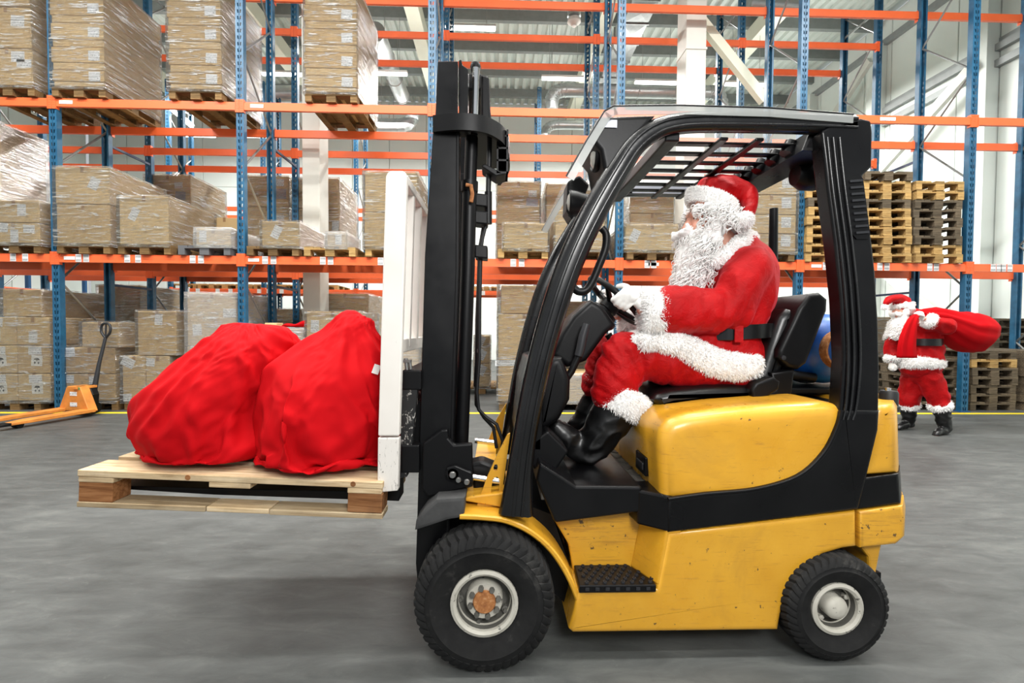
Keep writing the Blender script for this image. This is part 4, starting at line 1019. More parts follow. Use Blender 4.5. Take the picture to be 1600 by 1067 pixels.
# front lamp housings hung under the canopy
lh = MB().pillow(P2([(932, 186), (952, 182), (1024, 180), (1004, 205), (978, 238), (952, 280), (944, 268), (938, 235), (920, 214)], YN+.02), YN+.015, YN+.3, .015, 3).build('lamp_housing', M['plastic'], FK, smooth=40)
MB().box((W(934, 198, YN+.01).x, YN+.008, W(934, 199, YN+.01).z), (W(964, 198, YN+.01).x, YN+.016, W(934, 187, YN+.01).z)).build('type_plate', M['labelgrey'], lh)
def headlamp(px, py, Y, r):
    c = W(px, py, Y)
    h = MB().lathe([(0, .1), (r*.7, .09), (r*1.02, .03), (r*1.08, 0), (r*.98, -.008), (r*.9, -.002)], c, 'x', 24).build('headlamp', M['plastic'], FK, smooth=40)
    MB().lathe([(r*.9, 0), (r*.6, -.012), (0, -.018)], c, 'x', 24).build('lamp_lens', M['clearlens'], h, smooth=60)
headlamp(929, 245, YN+.11, .058); headlamp(890, 318, 2.3, .062)
MB().prism(P2([(886, 285), (905, 275), (920, 290), (908, 320), (893, 345), (884, 330)], 2.3), 2.28, 2.42).build('lamp_bracket', M['plastic'], FK, bevel=.01)
c = W(1264, 274, 2.1)
MB().lathe([(.0, -.07), (.045, -.066), (.066, -.03), (.068, .03), (.05, .06), (0, .065)], c, 'x', 20).build('work_lamp', M['plastic'], FK, smooth=50)
MB().box((c.x-.05, c.y-.015, c.z+.05), (c.x-.02, c.y+.015, zr-.03)).build('lamp_stem', M['plastic'], FK)
# grab handle on the front pillar
H, hw = smooth_path(P3([(940, 356), (947, 366), (946, 388), (936, 415), (925, 441), (915, 454), (903, 455), (893, 446)], YN+.07), [.016]*8)
MB().tube(H, .0165, 10).build('grab_handle', M['plastic'], FK, smooth=60)
# --- dash, steering column, wheel
MB().pillow(P2([(836, 664), (842, 600), (852, 566), (862, 557), (876, 557), (889, 590), (888, 622), (872, 652), (850, 668)], 2.2), 2.14, 2.6, .03, 4).build('dash_housing', M['plastic'], FK, smooth=40)
MB().prism(P2([(805, 690), (815, 600), (826, 560), (842, 556), (842, 690)], 2.2), 2.02, 2.75).build('front_cowl', M['black'], FK, bevel=.01)
MB().prism(P2([(806, 690), (850, 660), (880, 690), (850, 735)], 2.2), 2.02, 2.75).build('toe_board', M['plastic'], FK, bevel=.01)
MB().pillow(P2([(860, 553), (876, 520), (893, 494), (921, 469), (940, 480), (960, 508), (945, 521), (914, 563), (885, 573)], 2.28), 2.24, 2.46, .02, 3).build('steering_column', M['plastic'], FK, smooth=40)
ax = (W(958, 468, 2.36)-W(905, 525, 2.36)).normalized()
def along(c, prof, n=24):
    mb = MB(); u = Vector((0, 1, 0)); w_ = ax.cross(u).normalized()
    mb.loft([[c+ax*a+(u*math.cos(2*PI*k/n)+w_*math.sin(2*PI*k/n))*r for k in range(n)] for r, a in prof]); return mb
cb = W(940, 492, 2.36)
along(cb, [(.085, -.03), (.09, -.02), (.09, .0), (.075, .004), (.07, .025), (.03, .03), (.03, .1)]).build('column_collar', M['plastic'], FK, smooth=40)
cw = W(961, 470, 2.36)
u = Vector((0, 1, 0)); w_ = ax.cross(u).normalized()
rg = [cw+(u*math.cos(2*PI*k/40)+w_*math.sin(2*PI*k/40))*.165 for k in range(41)]
sw = MB().tube(rg, .0155, 10, cap=False).build('steering_wheel', M['plastic'], FK, smooth=60)
for a in (.4, .4+2*PI/3, .4+4*PI/3):
    q = cw+(u*math.cos(a)+w_*math.sin(a))*.16
    MB().tube([cw-ax*.03, cw.lerp(q, .5)-ax*.015, q], [.018, .014, .011], 8).build('wheel_spoke', M['plastic'], sw, smooth=60)
along(cw-ax*.04, [(.0, -.02), (.05, -.02), (.05, .02), (.035, .03), (0, .032)], 20).build('wheel_hub', M['plastic'], sw, smooth=40)
kn = cw+(u*math.cos(2.7)+w_*math.sin(2.7))*.16
# side lever with a grey grip
MB().tube(P3([(876, 604), (893, 580), (904, 556), (908, 540)], 2.2), .017, 8).build('lever_arm', M['plastic'], FK, smooth=60)
MB().tube(P3([(904, 556), (907, 545), (911, 525), (917, 506)], 2.19), [.021, .022, .022, .017], 10).build('lever_grip', M['darkplastic'], FK, smooth=60)
MB().tube(P3([(950, 522), (958, 536), (985, 545), (1010, 540)], 2.4), [.02, .016, .012, .01], 8).build('hydraulic_lever', M['plastic'], FK, smooth=60)
# --- seat
ss = Vector((0, 0, 0))
def seatpad(name, poly, y0, y1, r, mat='leather', Y=2.2): return MB().pillow(P2(poly, Y), y0, y1, r, 5).build(name, M[mat], FK, smooth=45)
seatpad('seat_cushion', [(1012, 622), (1020, 612), (1042, 606), (1100, 600), (1165, 598), (1180, 606), (1178, 632), (1030, 636)], 2.13, 2.63, .05)
MB().box((W(1020, 640, 2.2).x, 2.16, W(1020, 642, 2.2).z), (W(1190, 640, 2.2).x, 2.6, W(1020, 632, 2.2).z)).build('seat_rail', M['plastic'], FK, bevel=.004)
MB().box((W(1034, 640, 2.15).x, 2.13, W(1034, 641, 2.15).z), (W(1056, 640, 2.15).x, 2.16, W(1034, 633, 2.15).z)).build('seat_lever', M['greyplastic'], FK, bevel=.006)
seatpad('seat_back', [(1166, 612), (1178, 585), (1192, 540), (1208, 495), (1222, 482), (1240, 486), (1234, 520), (1214, 580), (1200, 622)], 2.15, 2.62, .04)
seatpad('seat_shell', [(1199, 557), (1200, 545), (1216, 512), (1230, 482), (1246, 462), (1262, 459), (1274, 469), (1273, 487), (1258, 525), (1242, 566), (1230, 575), (1214, 571)], 2.11, 2.66, .02, 'plastic')
seatpad('belt_retractor', [(1155, 604), (1162, 594), (1188, 585), (1198, 592), (1196, 604), (1170, 620), (1158, 618)], 2.09, 2.16, .012, 'plastic')
seatpad('recliner', [(1190, 580), (1226, 575), (1222, 610), (1206, 632), (1172, 634), (1164, 622), (1196, 606)], 2.12, 2.2, .012, 'plastic')
for px, py in ((1225, 559), (1203, 604), (1180, 625)): MB().lathe([(.011, 0), (.011, -.008), (0, -.009)], (W(px, py, 2.1).x, 2.108, W(px, py, 2.1).z), 'y', 8).build('seat_bolt', M['darkplastic'], FK)
MB().tube(P3([(1214, 583), (1240, 586), (1272, 590)], 2.2), .023, 12).build('rear_tube', M['plastic'], FK, smooth=60)
MB().tube(P3([(1209, 326), (1208, 400), (1207, 520), (1207, 610)], 2.75), [.024, .026, .026, .026], 12).build('intake_pipe', M['plastic'], FK, smooth=60)
# gas cylinder lying across the tail, on its rack
gc = W(1310, 546, 2.16); R = .17
g = MB().lathe([(.0, -.02), (.06, -.015), (.11, .01), (.145, .05), (R, .1), (R, .5), (.145, .55), (.1, .59), (0, .61)], gc, 'y', 36).build('gas_cylinder', M['lpg'], FK, smooth=50, label='blue scuffed gas cylinder')
MB().lathe([(.082, -.045), (.09, -.045), (.095, .03), (.085, .03)], gc, 'y', 28, cap=False).build('collar', M['rust'], g, smooth=40)
MB().lathe([(.022, -.06), (.022, .0)], gc, 'y', 12).build('valve', M['rust'], g)
for y in (2.38, 2.62):
    MB().tube([(gc.x+math.cos(a)*(R+.006), y, gc.z+math.sin(a)*(R+.006)) for a in np.linspace(0, 2*PI, 33)], .009, 6, cap=False).build('cylinder_strap', M['plastic'], FK)
MB().box((gc.x-.22, 2.2, gc.z-R-.05), (gc.x+.2, 2.75, gc.z-R-.015)).build('cylinder_cradle', M['plastic'], FK, bevel=.01)
MB().box((gc.x-.1, 2.3, W(1300, 640, 2.3).z-.1), (gc.x+.1, 2.7, gc.z-R-.04)).build('cradle_post', M['plastic'], FK)
# --- mast, leaning back a little
def mastch(name, poly, y0, y1, mat='black', Y=1.99, bev=.004): return MB().prism(P2(poly, Y), y0, y1).build(name, M[mat], FK, bevel=bev)
web = [(678, 184), (717, 184), (716, 420), (707, 700), (700, 880), (652, 905), (650, 880), (664, 400)]
for y0, y1 in ((1.985, 2.03), (2.69, 2.735)):
    o = mastch('outer_mast', web, y0, y1)
    mastch('mast_flange', [(713, 184), (718, 184), (717, 420), (708, 700), (701, 880), (696, 880), (703, 700), (712, 420)], y0-.004, y1+.03 if y0 < 2.3 else y1, 'plastic')
    mastch('inner_mast', [(683, 92), (715, 92), (714, 186), (679, 186)], y0+.02, y1+.02)
    mastch('inner_rail', [(716, 88), (720, 87), (722, 96), (731, 102), (730, 200), (716, 200)], y0+.03, y1+.06)
MB().box((W(722, 120, 2.2).x, 2.2, W(700, 140, 2.2).z), (W(752, 120, 2.2).x, 2.7, W(700, 112, 2.2).z)).build('crosshead', M['plastic'], FK, bevel=.01)
cs = [(750, 104), (764, 108), (766, 160), (768, 182), (750, 182)]
mastch('cylinder_bracket', cs, 2.1, 2.3, 'plastic', 2.05, .012)
def tb(pts, Y, r, name, mat, n=14): return MB().tube(P3(pts, Y), r, n).build(name, M[mat], FK, smooth=60)
tb([(744, 107), (743, 150), (741, 210)], 2.06, .0155, 'piston_rod', 'chrome')
MB().lathe([(0, .02), (.02, .015), (.024, 0), (.018, -.02)], W(743, 105, 2.08), 'z', 14).build('rod_head', M['plastic'], FK, smooth=50)
tb([(737, 214), (734, 300)], 2.08, .028, 'cylinder_gland', 'plastic')
tb([(734, 290), (731, 420), (726, 560), (721, 694)], 2.08, .031, 'lift_cylinder', 'plastic', 20)
tb([(734, 284), (733.5, 300)], 2.08, .037, 'cylinder_collar', 'plastic')
tb([(728, 289), (736, 290), (738, 303), (736, 316)], 2.03, .009, 'bleed_pipe', 'rust', 8)
tb([(765, 200), (764, 260), (763, 300), (761, 345)], 2.14, .012, 'rubber_hose', 'hose', 10)
tb([(763, 300), (763, 350)], 2.14, .017, 'hose_fitting', 'plastic', 10)
tb([(761, 345), (754, 372), (750, 402), (749, 560), (745, 612), (748, 640), (760, 652), (776, 663), (786, 690), (784, 712)], 2.14, .008, 'rubber_hose', 'hose', 8)
tb([(757, 345), (750, 385), (745, 500), (744, 600), (744, 632), (756, 652), (771, 668), (776, 700)], 2.18, .008, 'rubber_hose', 'hose', 8)
tb([(750, 402), (746, 560), (744, 604)], 2.16, .012, 'hose_sleeve', 'plastic', 8)
for py in (345, 352, 402, 548): MB().lathe([(.014, -.008), (.014, .008)], W(750 if py > 390 else 758, py, 2.15), 'z', 10).build('hose_clip', M['steel'], FK)
for py in (315, 342, 395): mastch('hose_block', [(742, py-12), (762, py-10), (762, py+10), (742, py+8)], 2.1, 2.2, 'plastic', 2.12, .006)
# curved guard round the hose pulley
pl = [(W(677, 195, 1.96).x, 1.97), (W(716, 195, 1.95).x, 1.945), (W(752, 195, 1.96).x, 1.96), (W(778, 200, 2.02).x, 2.03), (W(790, 200, 2.1).x, 2.12), (W(794, 200, 2.2).x, 2.25), (W(793, 200, 2.35).x, 2.4), (W(780, 200, 2.6).x, 2.6)]
SP, _ = smooth_path([Vector((a, b, 0)) for a, b in pl], [1]*len(pl))
zt, zb_ = W(740, 181, 1.96).z, W(740, 207, 1.96).z
rings = []
for i, p in enumerate(SP):
    t = (SP[min(i+1, len(SP)-1)]-SP[max(i-1, 0)]).normalized(); nn = Vector((t.y, -t.x, 0))*.009
    f = i/len(SP); top = zt; bot = zb_-.035*max(0, f-.35)
    rings.append([p+nn+Vector((0, 0, bot)), p+nn+Vector((0, 0, top)), p-nn+Vector((0, 0, top)), p-nn+Vector((0, 0, bot))])
gd = MB().loft(rings).build('hose_guard', M['plastic'], FK, smooth=40)
MB().prism([(p.x, p.y) for p in SP[::3]]+[(W(735, 200, 2.6).x, 2.6), (W(730, 195, 2.05).x, 2.05)], zt-.008, zt, axis='z').build('guard_cover', M['plastic'], gd)
x0, x1 = W(776, 240, 2.1).x, W(794, 240, 2.1).x; z0, z1 = W(785, 273, 2.1).z, W(785, 205, 2.1).z
for x in (x0, x1-.008): MB().box((x, 2.08, z0), (x+.008, 2.2, z1)).build('guard_plate', M['plastic'], gd)
for k in range(4):
    z = z0+(z1-z0)*k/3.6; MB().box((x0, 2.08, z), (x1, 2.2, z+.008)).build('guard_web', M['plastic'], gd)
MB().box((x0, 2.18, z0), (x1, 2.2, z1)).build('guard_plate', M['plastic'], gd)
mastch('guard_foot', [(757, 258), (790, 274), (775, 277), (752, 262)], 2.08, 2.2, 'plastic', 2.1)
# tilt lugs at the mast foot
tl = mastch('mast_bracket', [(659, 762), (661, 692), (690, 671), (700, 670), (701, 684), (710, 694), (738, 692), (739, 760), (710, 766), (670, 776)], 1.95, 1.985, 'plastic', 1.96, .008)
for px, py, r in ((708, 739, .03), (708, 739, .014), (717, 747, .011), (730, 750, .012)):
    MB().lathe([(r, 0), (r, -.018 if r > .02 else -.03), (r*.8, -.022 if r > .02 else -.034), (0, -.022 if r > .02 else -.034)], (W(px, py, 1.95).x, 1.952, W(px, py, 1.95).z), 'y', 18).build('pivot_pin', M['plastic' if r > .02 else 'steel'], tl)
mastch('tilt_link', [(697, 730), (712, 726), (738, 737), (740, 754), (715, 752), (700, 750)], 1.93, 1.95, 'plastic', 1.94, .006)
tb([(738, 745), (782, 752)], 2.0, .013, 'tilt_rod', 'chrome')
tb([(742, 688), (776, 692)], 2.6, .015, 'tilt_rod', 'chrome')
mastch('tilt_cylinder', [(735, 725), (752, 720), (790, 735), (790, 775), (740, 770)], 2.05, 2.15, 'plastic', 2.05, .012)
MB().cbox((W(700, 880, 2.4).x-.03, 2.36, .33), (.1, .7, .12)).build('mast_foot', M['plastic'], FK)
for py in (600, 800): MB().cbox((W(692, py, 2.4).x+.0, 2.36, W(692, py, 2.0).z), (.05, .68, .1)).build('mast_cross_member', M['plastic'], FK)
# carriage, forks and white load backrest
X = lambda px, py, Y=1.9: W(px, py, Y).x
Z = lambda px, py, Y=1.9: W(px, py, Y).z
MB().box((X(624, 600), 1.95, Z(626, 612)), (X(655, 600), 2.8, Z(626, 580))).build('carriage_bar', M['plastic'], FK, bevel=.006)
MB().box((X(622, 700), 1.95, Z(626, 745)), (X(652, 600), 2.8, Z(626, 700))).build('carriage_bar', M['plastic'], FK, bevel=.006)
for y in (1.955, 2.36, 2.76): MB().prism(P2([(622, 585), (640, 578), (650, 600), (640, 700), (632, 752), (620, 755)], 1.9), y, y+.04).build('carriage_plate', M['scratchedblack'] if 'scratchedblack' in M else M['black'], FK, bevel=.004)
for y in (2.42, 2.56): MB().prism(P2([(640, 640), (660, 620), (662, 745), (640, 740)], 1.95), y-.4, y-.36).build('roller_bracket', M['plastic'], FK, bevel=.006)
post = [(603, 276), (606, 270), (612, 267), (629, 267), (635, 271), (636, 280), (630, 480), (624, 681), (591, 681), (598, 440)]
bk = MB().prism(P2(post, 1.89), 1.885, 1.925).build('load_backrest', M['scratched'], FK, bevel=.006, seg=2)
MB().prism(P2([(591, 683.5), (624, 683.5), (622, 766), (590, 769)], 1.89), 1.884, 1.924).build('fork_shank', M['shank'], bk, bevel=.004)
xb0, xb1 = P2([(603, 280), (635, 280)], 1.89)[0][0], P2([(603, 280), (635, 280)], 1.89)[1][0]
MB().box((xb0+.004, 1.925, Z(610, 284, 1.89)), (xb1, 2.88, Z(610, 268, 1.89))).build('top_rail', M['scratched'], bk, bevel=.006)
for y in (2.1, 2.29, 2.48, 2.67, 2.85):
    MB().prism(P2([(605, 276), (634, 276), (626, 545), (596, 545)], 1.89), y-.018, y+.018).build('backrest_bar', M['scratched'], bk, bevel=.004)
MB().box((X(595, 540), 1.92, Z(600, 552)), (X(626, 540), 2.88, Z(600, 530))).build('bottom_rail', M['scratched'], bk, bevel=.004)
for y in (2.02, 2.5):
    MB().prism(P2([(602, 700), (622, 700), (622, 786), (330, 776), (130, 764), (130, 760), (330, 766), (602, 771)], 1.95), y-.05, y+.05).build('fork', M['plastic'], FK, bevel=.004)
for px, py, r in ((634, 560, .008), (640, 563, .007)): MB().tube(P3([(px, py), (px+2, 580)], 1.98), r, 8).build('latch_pin', M['steel'], FK)
MB().box((X(630, 560, 1.98), 1.97, Z(630, 566, 1.98)), (X(642, 560, 1.98), 2.0, Z(630, 562, 1.98))).build('latch_pin', M['steel'], FK)
# ------------------------------------------------------------------ pallet carried on the forks
PL, PR = W(118, 734, 1.86), W(597, 754, 1.86)
pd = (PR-PL).normalized(); TILT = math.atan2(-pd.z, pd.x)
PT = thing('wooden_pallet', 'pale worn wooden pallet carried on the forks under the red sacks', 'pallet', PL+Vector((0, 0, -.146)))
PT.rotation_euler = (0, TILT, 0)
def pbox(name, a, b, mat, bev=.003, warp=0):
    o = MB().box(a, b).build(name, M[mat], None, bevel=bev, seg=2); o.parent = PT; return o
LL = (PR-PL).length
y = 0
for w, dx0, dx1, dz in ((.145, 0, 0, 0), (.1, .008, -.01, .002), (.145, -.004, .004, -.001), (.1, .01, -.006, .002), (.145, 0, 0, 0)):
    pbox('top_board', (dx0, y, .12+dz), (LL+dx1-.004, y+w, .146+dz), 'palewood'); y += w+.041
for x0, x1 in ((.002, .135), (.50, .66), (LL-.142, LL-.008)): pbox('stringer', (x0, .002, .098), (x1, .8, .1195), 'palewood')
for iy, (y0, y1) in enumerate(((.004, .1), (.335, .475), (.7, .8))):
    pbox('bottom_board', (0, y0-.004, 0), (.49, y1, .021), 'palewood'); pbox('bottom_board', (.493, y0, 0), (.735, y1, .02), 'palewood'); pbox('bottom_board', (.738, y0-.002, -.002), (LL, y1, .019), 'palewood')
    for x0, x1 in ((.003, .132), (.52, .65), (LL-.14, LL-.004)):
        if iy == 0 and x0 == .52: continue
        pbox('block', (x0, y0, .0212), (x1, y1, .0978), 'blockwood')
for x, z in ((.42, .134), (1.06, .135)):
    o = MB().lathe([(.011, 0), (.010, -.002), (0, -.002)], (x, 0, z), 'y', 10).build('knot', M['blockwood'], None); o.parent = PT
DECK = lambda x: (PL.z-math.tan(TILT)*(x-PL.x)+.001)

# ------------------------------------------------------------------ red sacks: cloth slumped over their contents
def ring_loft(prof, n, m, pleat=0, seed=0):
    z = np.array(prof); t = np.linspace(0, 1, len(prof)); tt = np.linspace(0, 1, m)
    cols = [np.interp(tt, t, z[:, i]) for i in range(z.shape[1])]
    for i in range(len(cols)):
        c = cols[i]
        for _ in range(4): c[1:-1] = .25*c[:-2]+.5*c[1:-1]+.25*c[2:]
    rings = []
    for j in range(m):
        Z, cx, cy, rx, ry, p = [c[j] for c in cols]; rg = []; f = max(0, (tt[j]-.35)/.65)*pleat
        for k in range(n):
            a = 2*PI*k/n; ca, sa = math.cos(a), math.sin(a); q = 1+f*math.sin(11*a+seed+3*tt[j])*.6+f*math.sin(17*a+2*seed)*.5
            rg.append((cx+q*rx*abs(ca)**(2/p)*(1 if ca > 0 else -1), cy+q*ry*abs(sa)**(2/p)*(1 if sa > 0 else -1), Z))
        rings.append(rg)
    return rings
def drape(cl, colliders, frames, shrink, bend=.4, stiff=6, grav=1.0, quality=5, pin=None, fric=25, mass=.25):
    for c, th in colliders:
        c.modifiers.new('c', 'COLLISION'); c.collision.thickness_outer = th; c.collision.cloth_friction = fric
    md = cl.modifiers.new('cl', 'CLOTH'); s = md.settings
    s.quality = quality; s.mass = mass; s.tension_stiffness = s.compression_stiffness = stiff*2.5; s.shear_stiffness = stiff; s.bending_stiffness = bend
    s.tension_damping = 8; s.air_damping = 2; s.shrink_min = s.shrink_max = shrink; s.effector_weights.gravity = grav
    md.collision_settings.collision_quality = 3; md.collision_settings.distance_min = .005
    if pin is not None:
        g = cl.vertex_groups.new(name='pin'); g.add(pin, 1.0, 'REPLACE'); s.vertex_group_mass = 'pin'
    md.point_cache.frame_start = 1; md.point_cache.frame_end = frames
    for f in range(1, frames+1): SC.frame_set(f)
    dg = bpy.context.evaluated_depsgraph_get(); me = bpy.data.meshes.new_from_object(cl.evaluated_get(dg))
    for c, _ in colliders:
        c.modifiers.remove(c.modifiers['c'])
    bpy.data.objects.remove(cl); SC.frame_set(1)
    return me
def soft(me, name, mat, parent=None, loc=None, levels=1):
    me.name = name; me.materials.clear(); me.materials.append(M[mat])
    me.polygons.foreach_set('use_smooth', [True]*len(me.polygons))
    o = bpy.data.objects.new(name, me); COL.objects.link(o)
    if parent is not None: o.parent = parent
    if loc is not None: o.location = loc
    if levels: sb = o.modifiers.new('smooth', 'SUBSURF'); sb.levels = sb.render_levels = levels
    return o
def ridged_(p): return (1-abs(noise.noise(p))*1.6)**3 if abs(noise.noise(p)) < .62 else 0
def sack(prof, label, px, Y, seed, shrink, bend, frames, inner=.88, pleat=.1, n=84, m=52):
    rings = ring_loft(prof, n, m, 0); rings2 = ring_loft(prof, n, m, pleat, seed)
    def mk(rs, sc, low):
        out = []
        for r in rs:
            c = np.mean(np.array(r), 0); f = min(1, max(0, c[2]/.18)); s_ = low+(sc-low)*f
            out.append([(c[0]+(p[0]-c[0])*s_, c[1]+(p[1]-c[1])*s_, p[2]*(.95 if sc < 1 else 1.02)) for p in r])
        return out
    ci = MB().loft(mk(rings, inner, .9)).build('contents', M['sack'])
    gr = MB().box((-2, -2, -.2), (2, 2, 0)).build('ground', M['sack'])
    cl = MB().loft(mk(rings2, 1.06, .95)).build('cloth', M['sack'], smooth=180)
    for v in cl.data.vertices:
        v.co += noise.noise_vector(Vector(v.co)*7+Vector((seed, 0, 0)))*.02
        if v.co.z < .008: v.co.z = .008
    me = drape(cl, [(ci, .008), (gr, .004)], frames, shrink, bend)
    for x in (ci, gr): bpy.data.objects.remove(x)
    # gathered folds that run down from the neck, and slack that hangs across them
    top = prof[-1]; nk = Vector((top[1], top[2], top[0]*1.02))
    nb = [(v.co.copy(), v.normal.copy()) for v in me.vertices]
    for v, (c, nn) in zip(me.vertices, nb):
        d = c-nk; r = d.length; th = math.atan2(d.x, -d.z)+.12*noise.noise(Vector((c.x*3, c.z*3, seed)))
        f1 = ridged_(Vector((th*4.6+seed, r*.9, c.y*.8)))*.65+ridged_(Vector((th*9.5-seed, r*1.6, c.y*1.5)))*.35
        f2 = ridged_(Vector((c.x*2.2+seed, c.z*5.5-c.x*3.6, c.y*2)))
        f3 = ridged_(Vector((c.x*9-seed, c.z*11+c.x*6, c.y*9)))
        low = min(1, max(0, c.z/.1))
        v.co = c+nn*low*((f1-.35)*.062*min(1, r*3.5)*max(.3, 1.15-r*1.2)+(f2-.4)*.012+(f3-.4)*.005)
    zmin = min(v.co.z for v in me.vertices)
    x = W(px, 700, Y).x
    o = soft(me, 'red_sack', 'sack', None, (x, Y, DECK(x)+.002-zmin))
    o.rotation_euler = (0, TILT, 0)
    return tag(o, label, 'sack')
S1 = [(0, -.01, 0, .14, .18, 2.3), (.03, -.03, 0, .2, .24, 2.3), (.08, -.05, 0, .25, .28, 2.2), (.16, -.06, .0, .285, .3, 2.1), (.25, -.05, .01, .29, .29, 2.1), (.35, -.0, .02, .265, .27, 2.), (.45, .06, .04, .24, .23, 2.), (.53, .11, .05, .205, .18, 2.), (.58, .11, .06, .14, .12, 2.), (.605, .1, .06, .06, .06, 2.)]
S2 = [(0, -.08, 0, .15, .17, 2.4), (.03, -.06, 0, .21, .23, 2.4), (.09, -.03, 0, .26, .28, 2.3), (.2, .0, .0, .29, .3, 2.2), (.32, .0, .01, .295, .29, 2.1), (.41, .0, .02, .28, .26, 2.), (.47, .02, .04, .24, .22, 2.), (.54, .055, .05, .18, .16, 2.), (.6, .07, .06, .12, .11, 2.), (.66, .065, .06, .07, .07, 2.), (.685, .06, .06, .03, .03, 2.)]
sack(S1, 'tall red cloth sack slumped on the left of the carried pallet', 342, 2.15, 3, -.2, .12, 30, n=104, m=62)
s2 = sack(S2, 'red cloth sack with a peaked top in front of the white backrest', 512, 2.13, 8, -.22, .15, 32, n=104, m=62)
s3 = s2.copy(); COL.objects.link(s3); x = W(588, 650, 2.58).x; s3.location = (x-.03, 2.56, DECK(x)+.002); s3.rotation_euler = (0, TILT, 2.4); s3.scale = (.68, .5, .8)
s3['label'] = 'red sack half hidden at the rear behind the white backrest'
p = W(588, 577, 2.0)
o = MB().box((-.014, 0, -.02), (.014, .002, .02)).build('sewn_label', M['white'], None); o.parent = s2
o.location = s2.rotation_euler.to_matrix().inverted() @ (p-Vector(s2.location)); o.rotation_euler = (0, .3, .3)

# ------------------------------------------------------------------ hand pallet truck on the left
J = thing('pallet_truck', 'orange hand pallet truck with a black handle by the first post', 'pallet truck', (-6.3, 7.2, 0)); ORIG[J.name] = (0, 0, 0)
J.rotation_euler = (0, 0, -.23)
MB().prism([(-.29, .07), (.29, .07), (.13, .42), (.1, .44), (-.1, .44), (-.13, .42)], -.03, .1).build('body', M['jack'], J, bevel=.01)
MB().box((.1, -.06, .4), (.02, .2, .44)).box((-.12, -.02, .4), (.12, .22, .435)).build('pump_plate', M['jack'], J, bevel=.004)
for sx in (-.24, .24):
    f = MB(); rings = []
    for y, z, w, h in ((.04, .11, .085, .05), (-.75, .1, .085, .045), (-.98, .085, .07, .03), (-1.06, .06, .04, .015)):
        rings.append([(sx-w, y, z-h), (sx+w, y, z-h), (sx+w, y, z), (sx-w, y, z)])
    fk = f.loft(rings).build('fork', M['jack'], J, bevel=.008)
    MB().lathe([(0, -.05), (.04, -.05), (.04, .05), (0, .05)], (sx, -.86, .041), 'x', 14).build('fork_roller', M['plastic'], fk)
    tp = MB().loft([[(sx-.075, -.97, .05), (sx+.075, -.97, .05), (sx+.075, -.97, .09), (sx-.075, -.97, .09)], [(sx-.03, -1.1, .05), (sx+.03, -1.1, .05), (sx+.03, -1.1, .062), (sx-.03, -1.1, .062)]]).build('fork_tip', M['plastic'], fk)
    w = MB().lathe([(0, -.03), (.085, -.03), (.09, -.02), (.09, .02), (.085, .03), (0, .03)], (sx*.35, .2, .09), 'x', 18).build('steer_wheel', M['plastic'], J, smooth=40)
for z in (.33, .17): MB().box((-.06, -.034, z-.03), (.07, -.031, z+.03)).build('label_sticker', M['sticker'], J)
MB().box((.1, -.033, .39), (.125, -.03, .43)).build('green_label', plain('green_label', (60, 140, 90)), J)
MB().lathe([(.0, 0), (.06, 0), (.06, .14), (.04, .16), (.04, .3), (0, .3)], (.06, .17, .14), 'z', 16).build('pump', M['plastic'], J, smooth=40)
MB().prism([(-.03, .1), (.14, .1), (.16, .3), (.1, .42), (.0, .42)], .12, .22).build('pump_bracket', M['plastic'], J, bevel=.01)
MB().tube([(.07, .2, .3), (.09, .27, .75), (.11, .36, 1.16)], [.04, .026, .022], 10).build('handle_bar', M['darkplastic'], J, smooth=60)
lp, _ = smooth_path([Vector((.11+a, .36+.04*b, 1.15+b)) for a, b in ((0, 0), (-.08, .09), (-.085, .18), (-.05, .225), (0, .23), (.05, .225), (.085, .18), (.08, .09), (0, 0))], [1]*9)
MB().tube(lp, .018, 8).build('handle_loop', M['darkplastic'], J, smooth=60)
MB().tube([(.11, .36, 1.15), (.11, .37, 1.36)], .012, 8).build('release_lever', M['darkplastic'], J)
# ------------------------------------------------------------------ people
def chain(mb, pts, n=14, side=(0, 1, 0), caps=True, clen=None):
    """tapered limb: pts = (point, radius in the bending plane, radius sideways); rounded ends"""
    P = [Vector(p[0]) for p in pts]; ra = [p[1] for p in pts]; rb = [p[2] if len(p) > 2 else p[1] for p in pts]
    # resample smoothly
    S, A, B = [], [], []
    for i in range(len(P)-1):
        p0, p1, p2, p3 = P[max(i-1, 0)], P[i], P[i+1], P[min(i+2, len(P)-1)]
        for j in range(4):
            t = j/4
            S.append(.5*((2*p1)+(p2-p0)*t+(2*p0-5*p1+4*p2-p3)*t*t+(3*p1-p0-3*p2+p3)*t**3)); A.append(ra[i]+(ra[i+1]-ra[i])*t); B.append(rb[i]+(rb[i+1]-rb[i])*t)
    S.append(P[-1]); A.append(ra[-1]); B.append(rb[-1])
    if caps:
        def ext(p, q, a, b):
            d = (p-q).normalized(); out = []
            for t in (.5, .85, .985): out.append((p+d*(min(a, b) if clen is None else clen)*t, a*math.sqrt(max(0.02, 1-t*t)), b*math.sqrt(max(.02, 1-t*t))))
            return out
        h = ext(S[0], S[1], A[0], B[0])[::-1]; e = ext(S[-1], S[-2], A[-1], B[-1])
        S = [x[0] for x in h]+S+[x[0] for x in e]; A = [x[1] for x in h]+A+[x[1] for x in e]; B = [x[2] for x in h]+B+[x[2] for x in e]
    rings = []; sd = Vector(side)
    for i, p in enumerate(S):
        t = (S[min(i+1, len(S)-1)]-S[max(i-1, 0)]).normalized()
        v = sd-t*sd.dot(t); v = v.normalized() if v.length > .05 else t.orthogonal().normalized(); u = t.cross(v)
        rings.append([p+u*(A[i]*math.cos(2*PI*k/n))+v*(B[i]*math.sin(2*PI*k/n)) for k in range(n)])
    return mb.loft(rings)
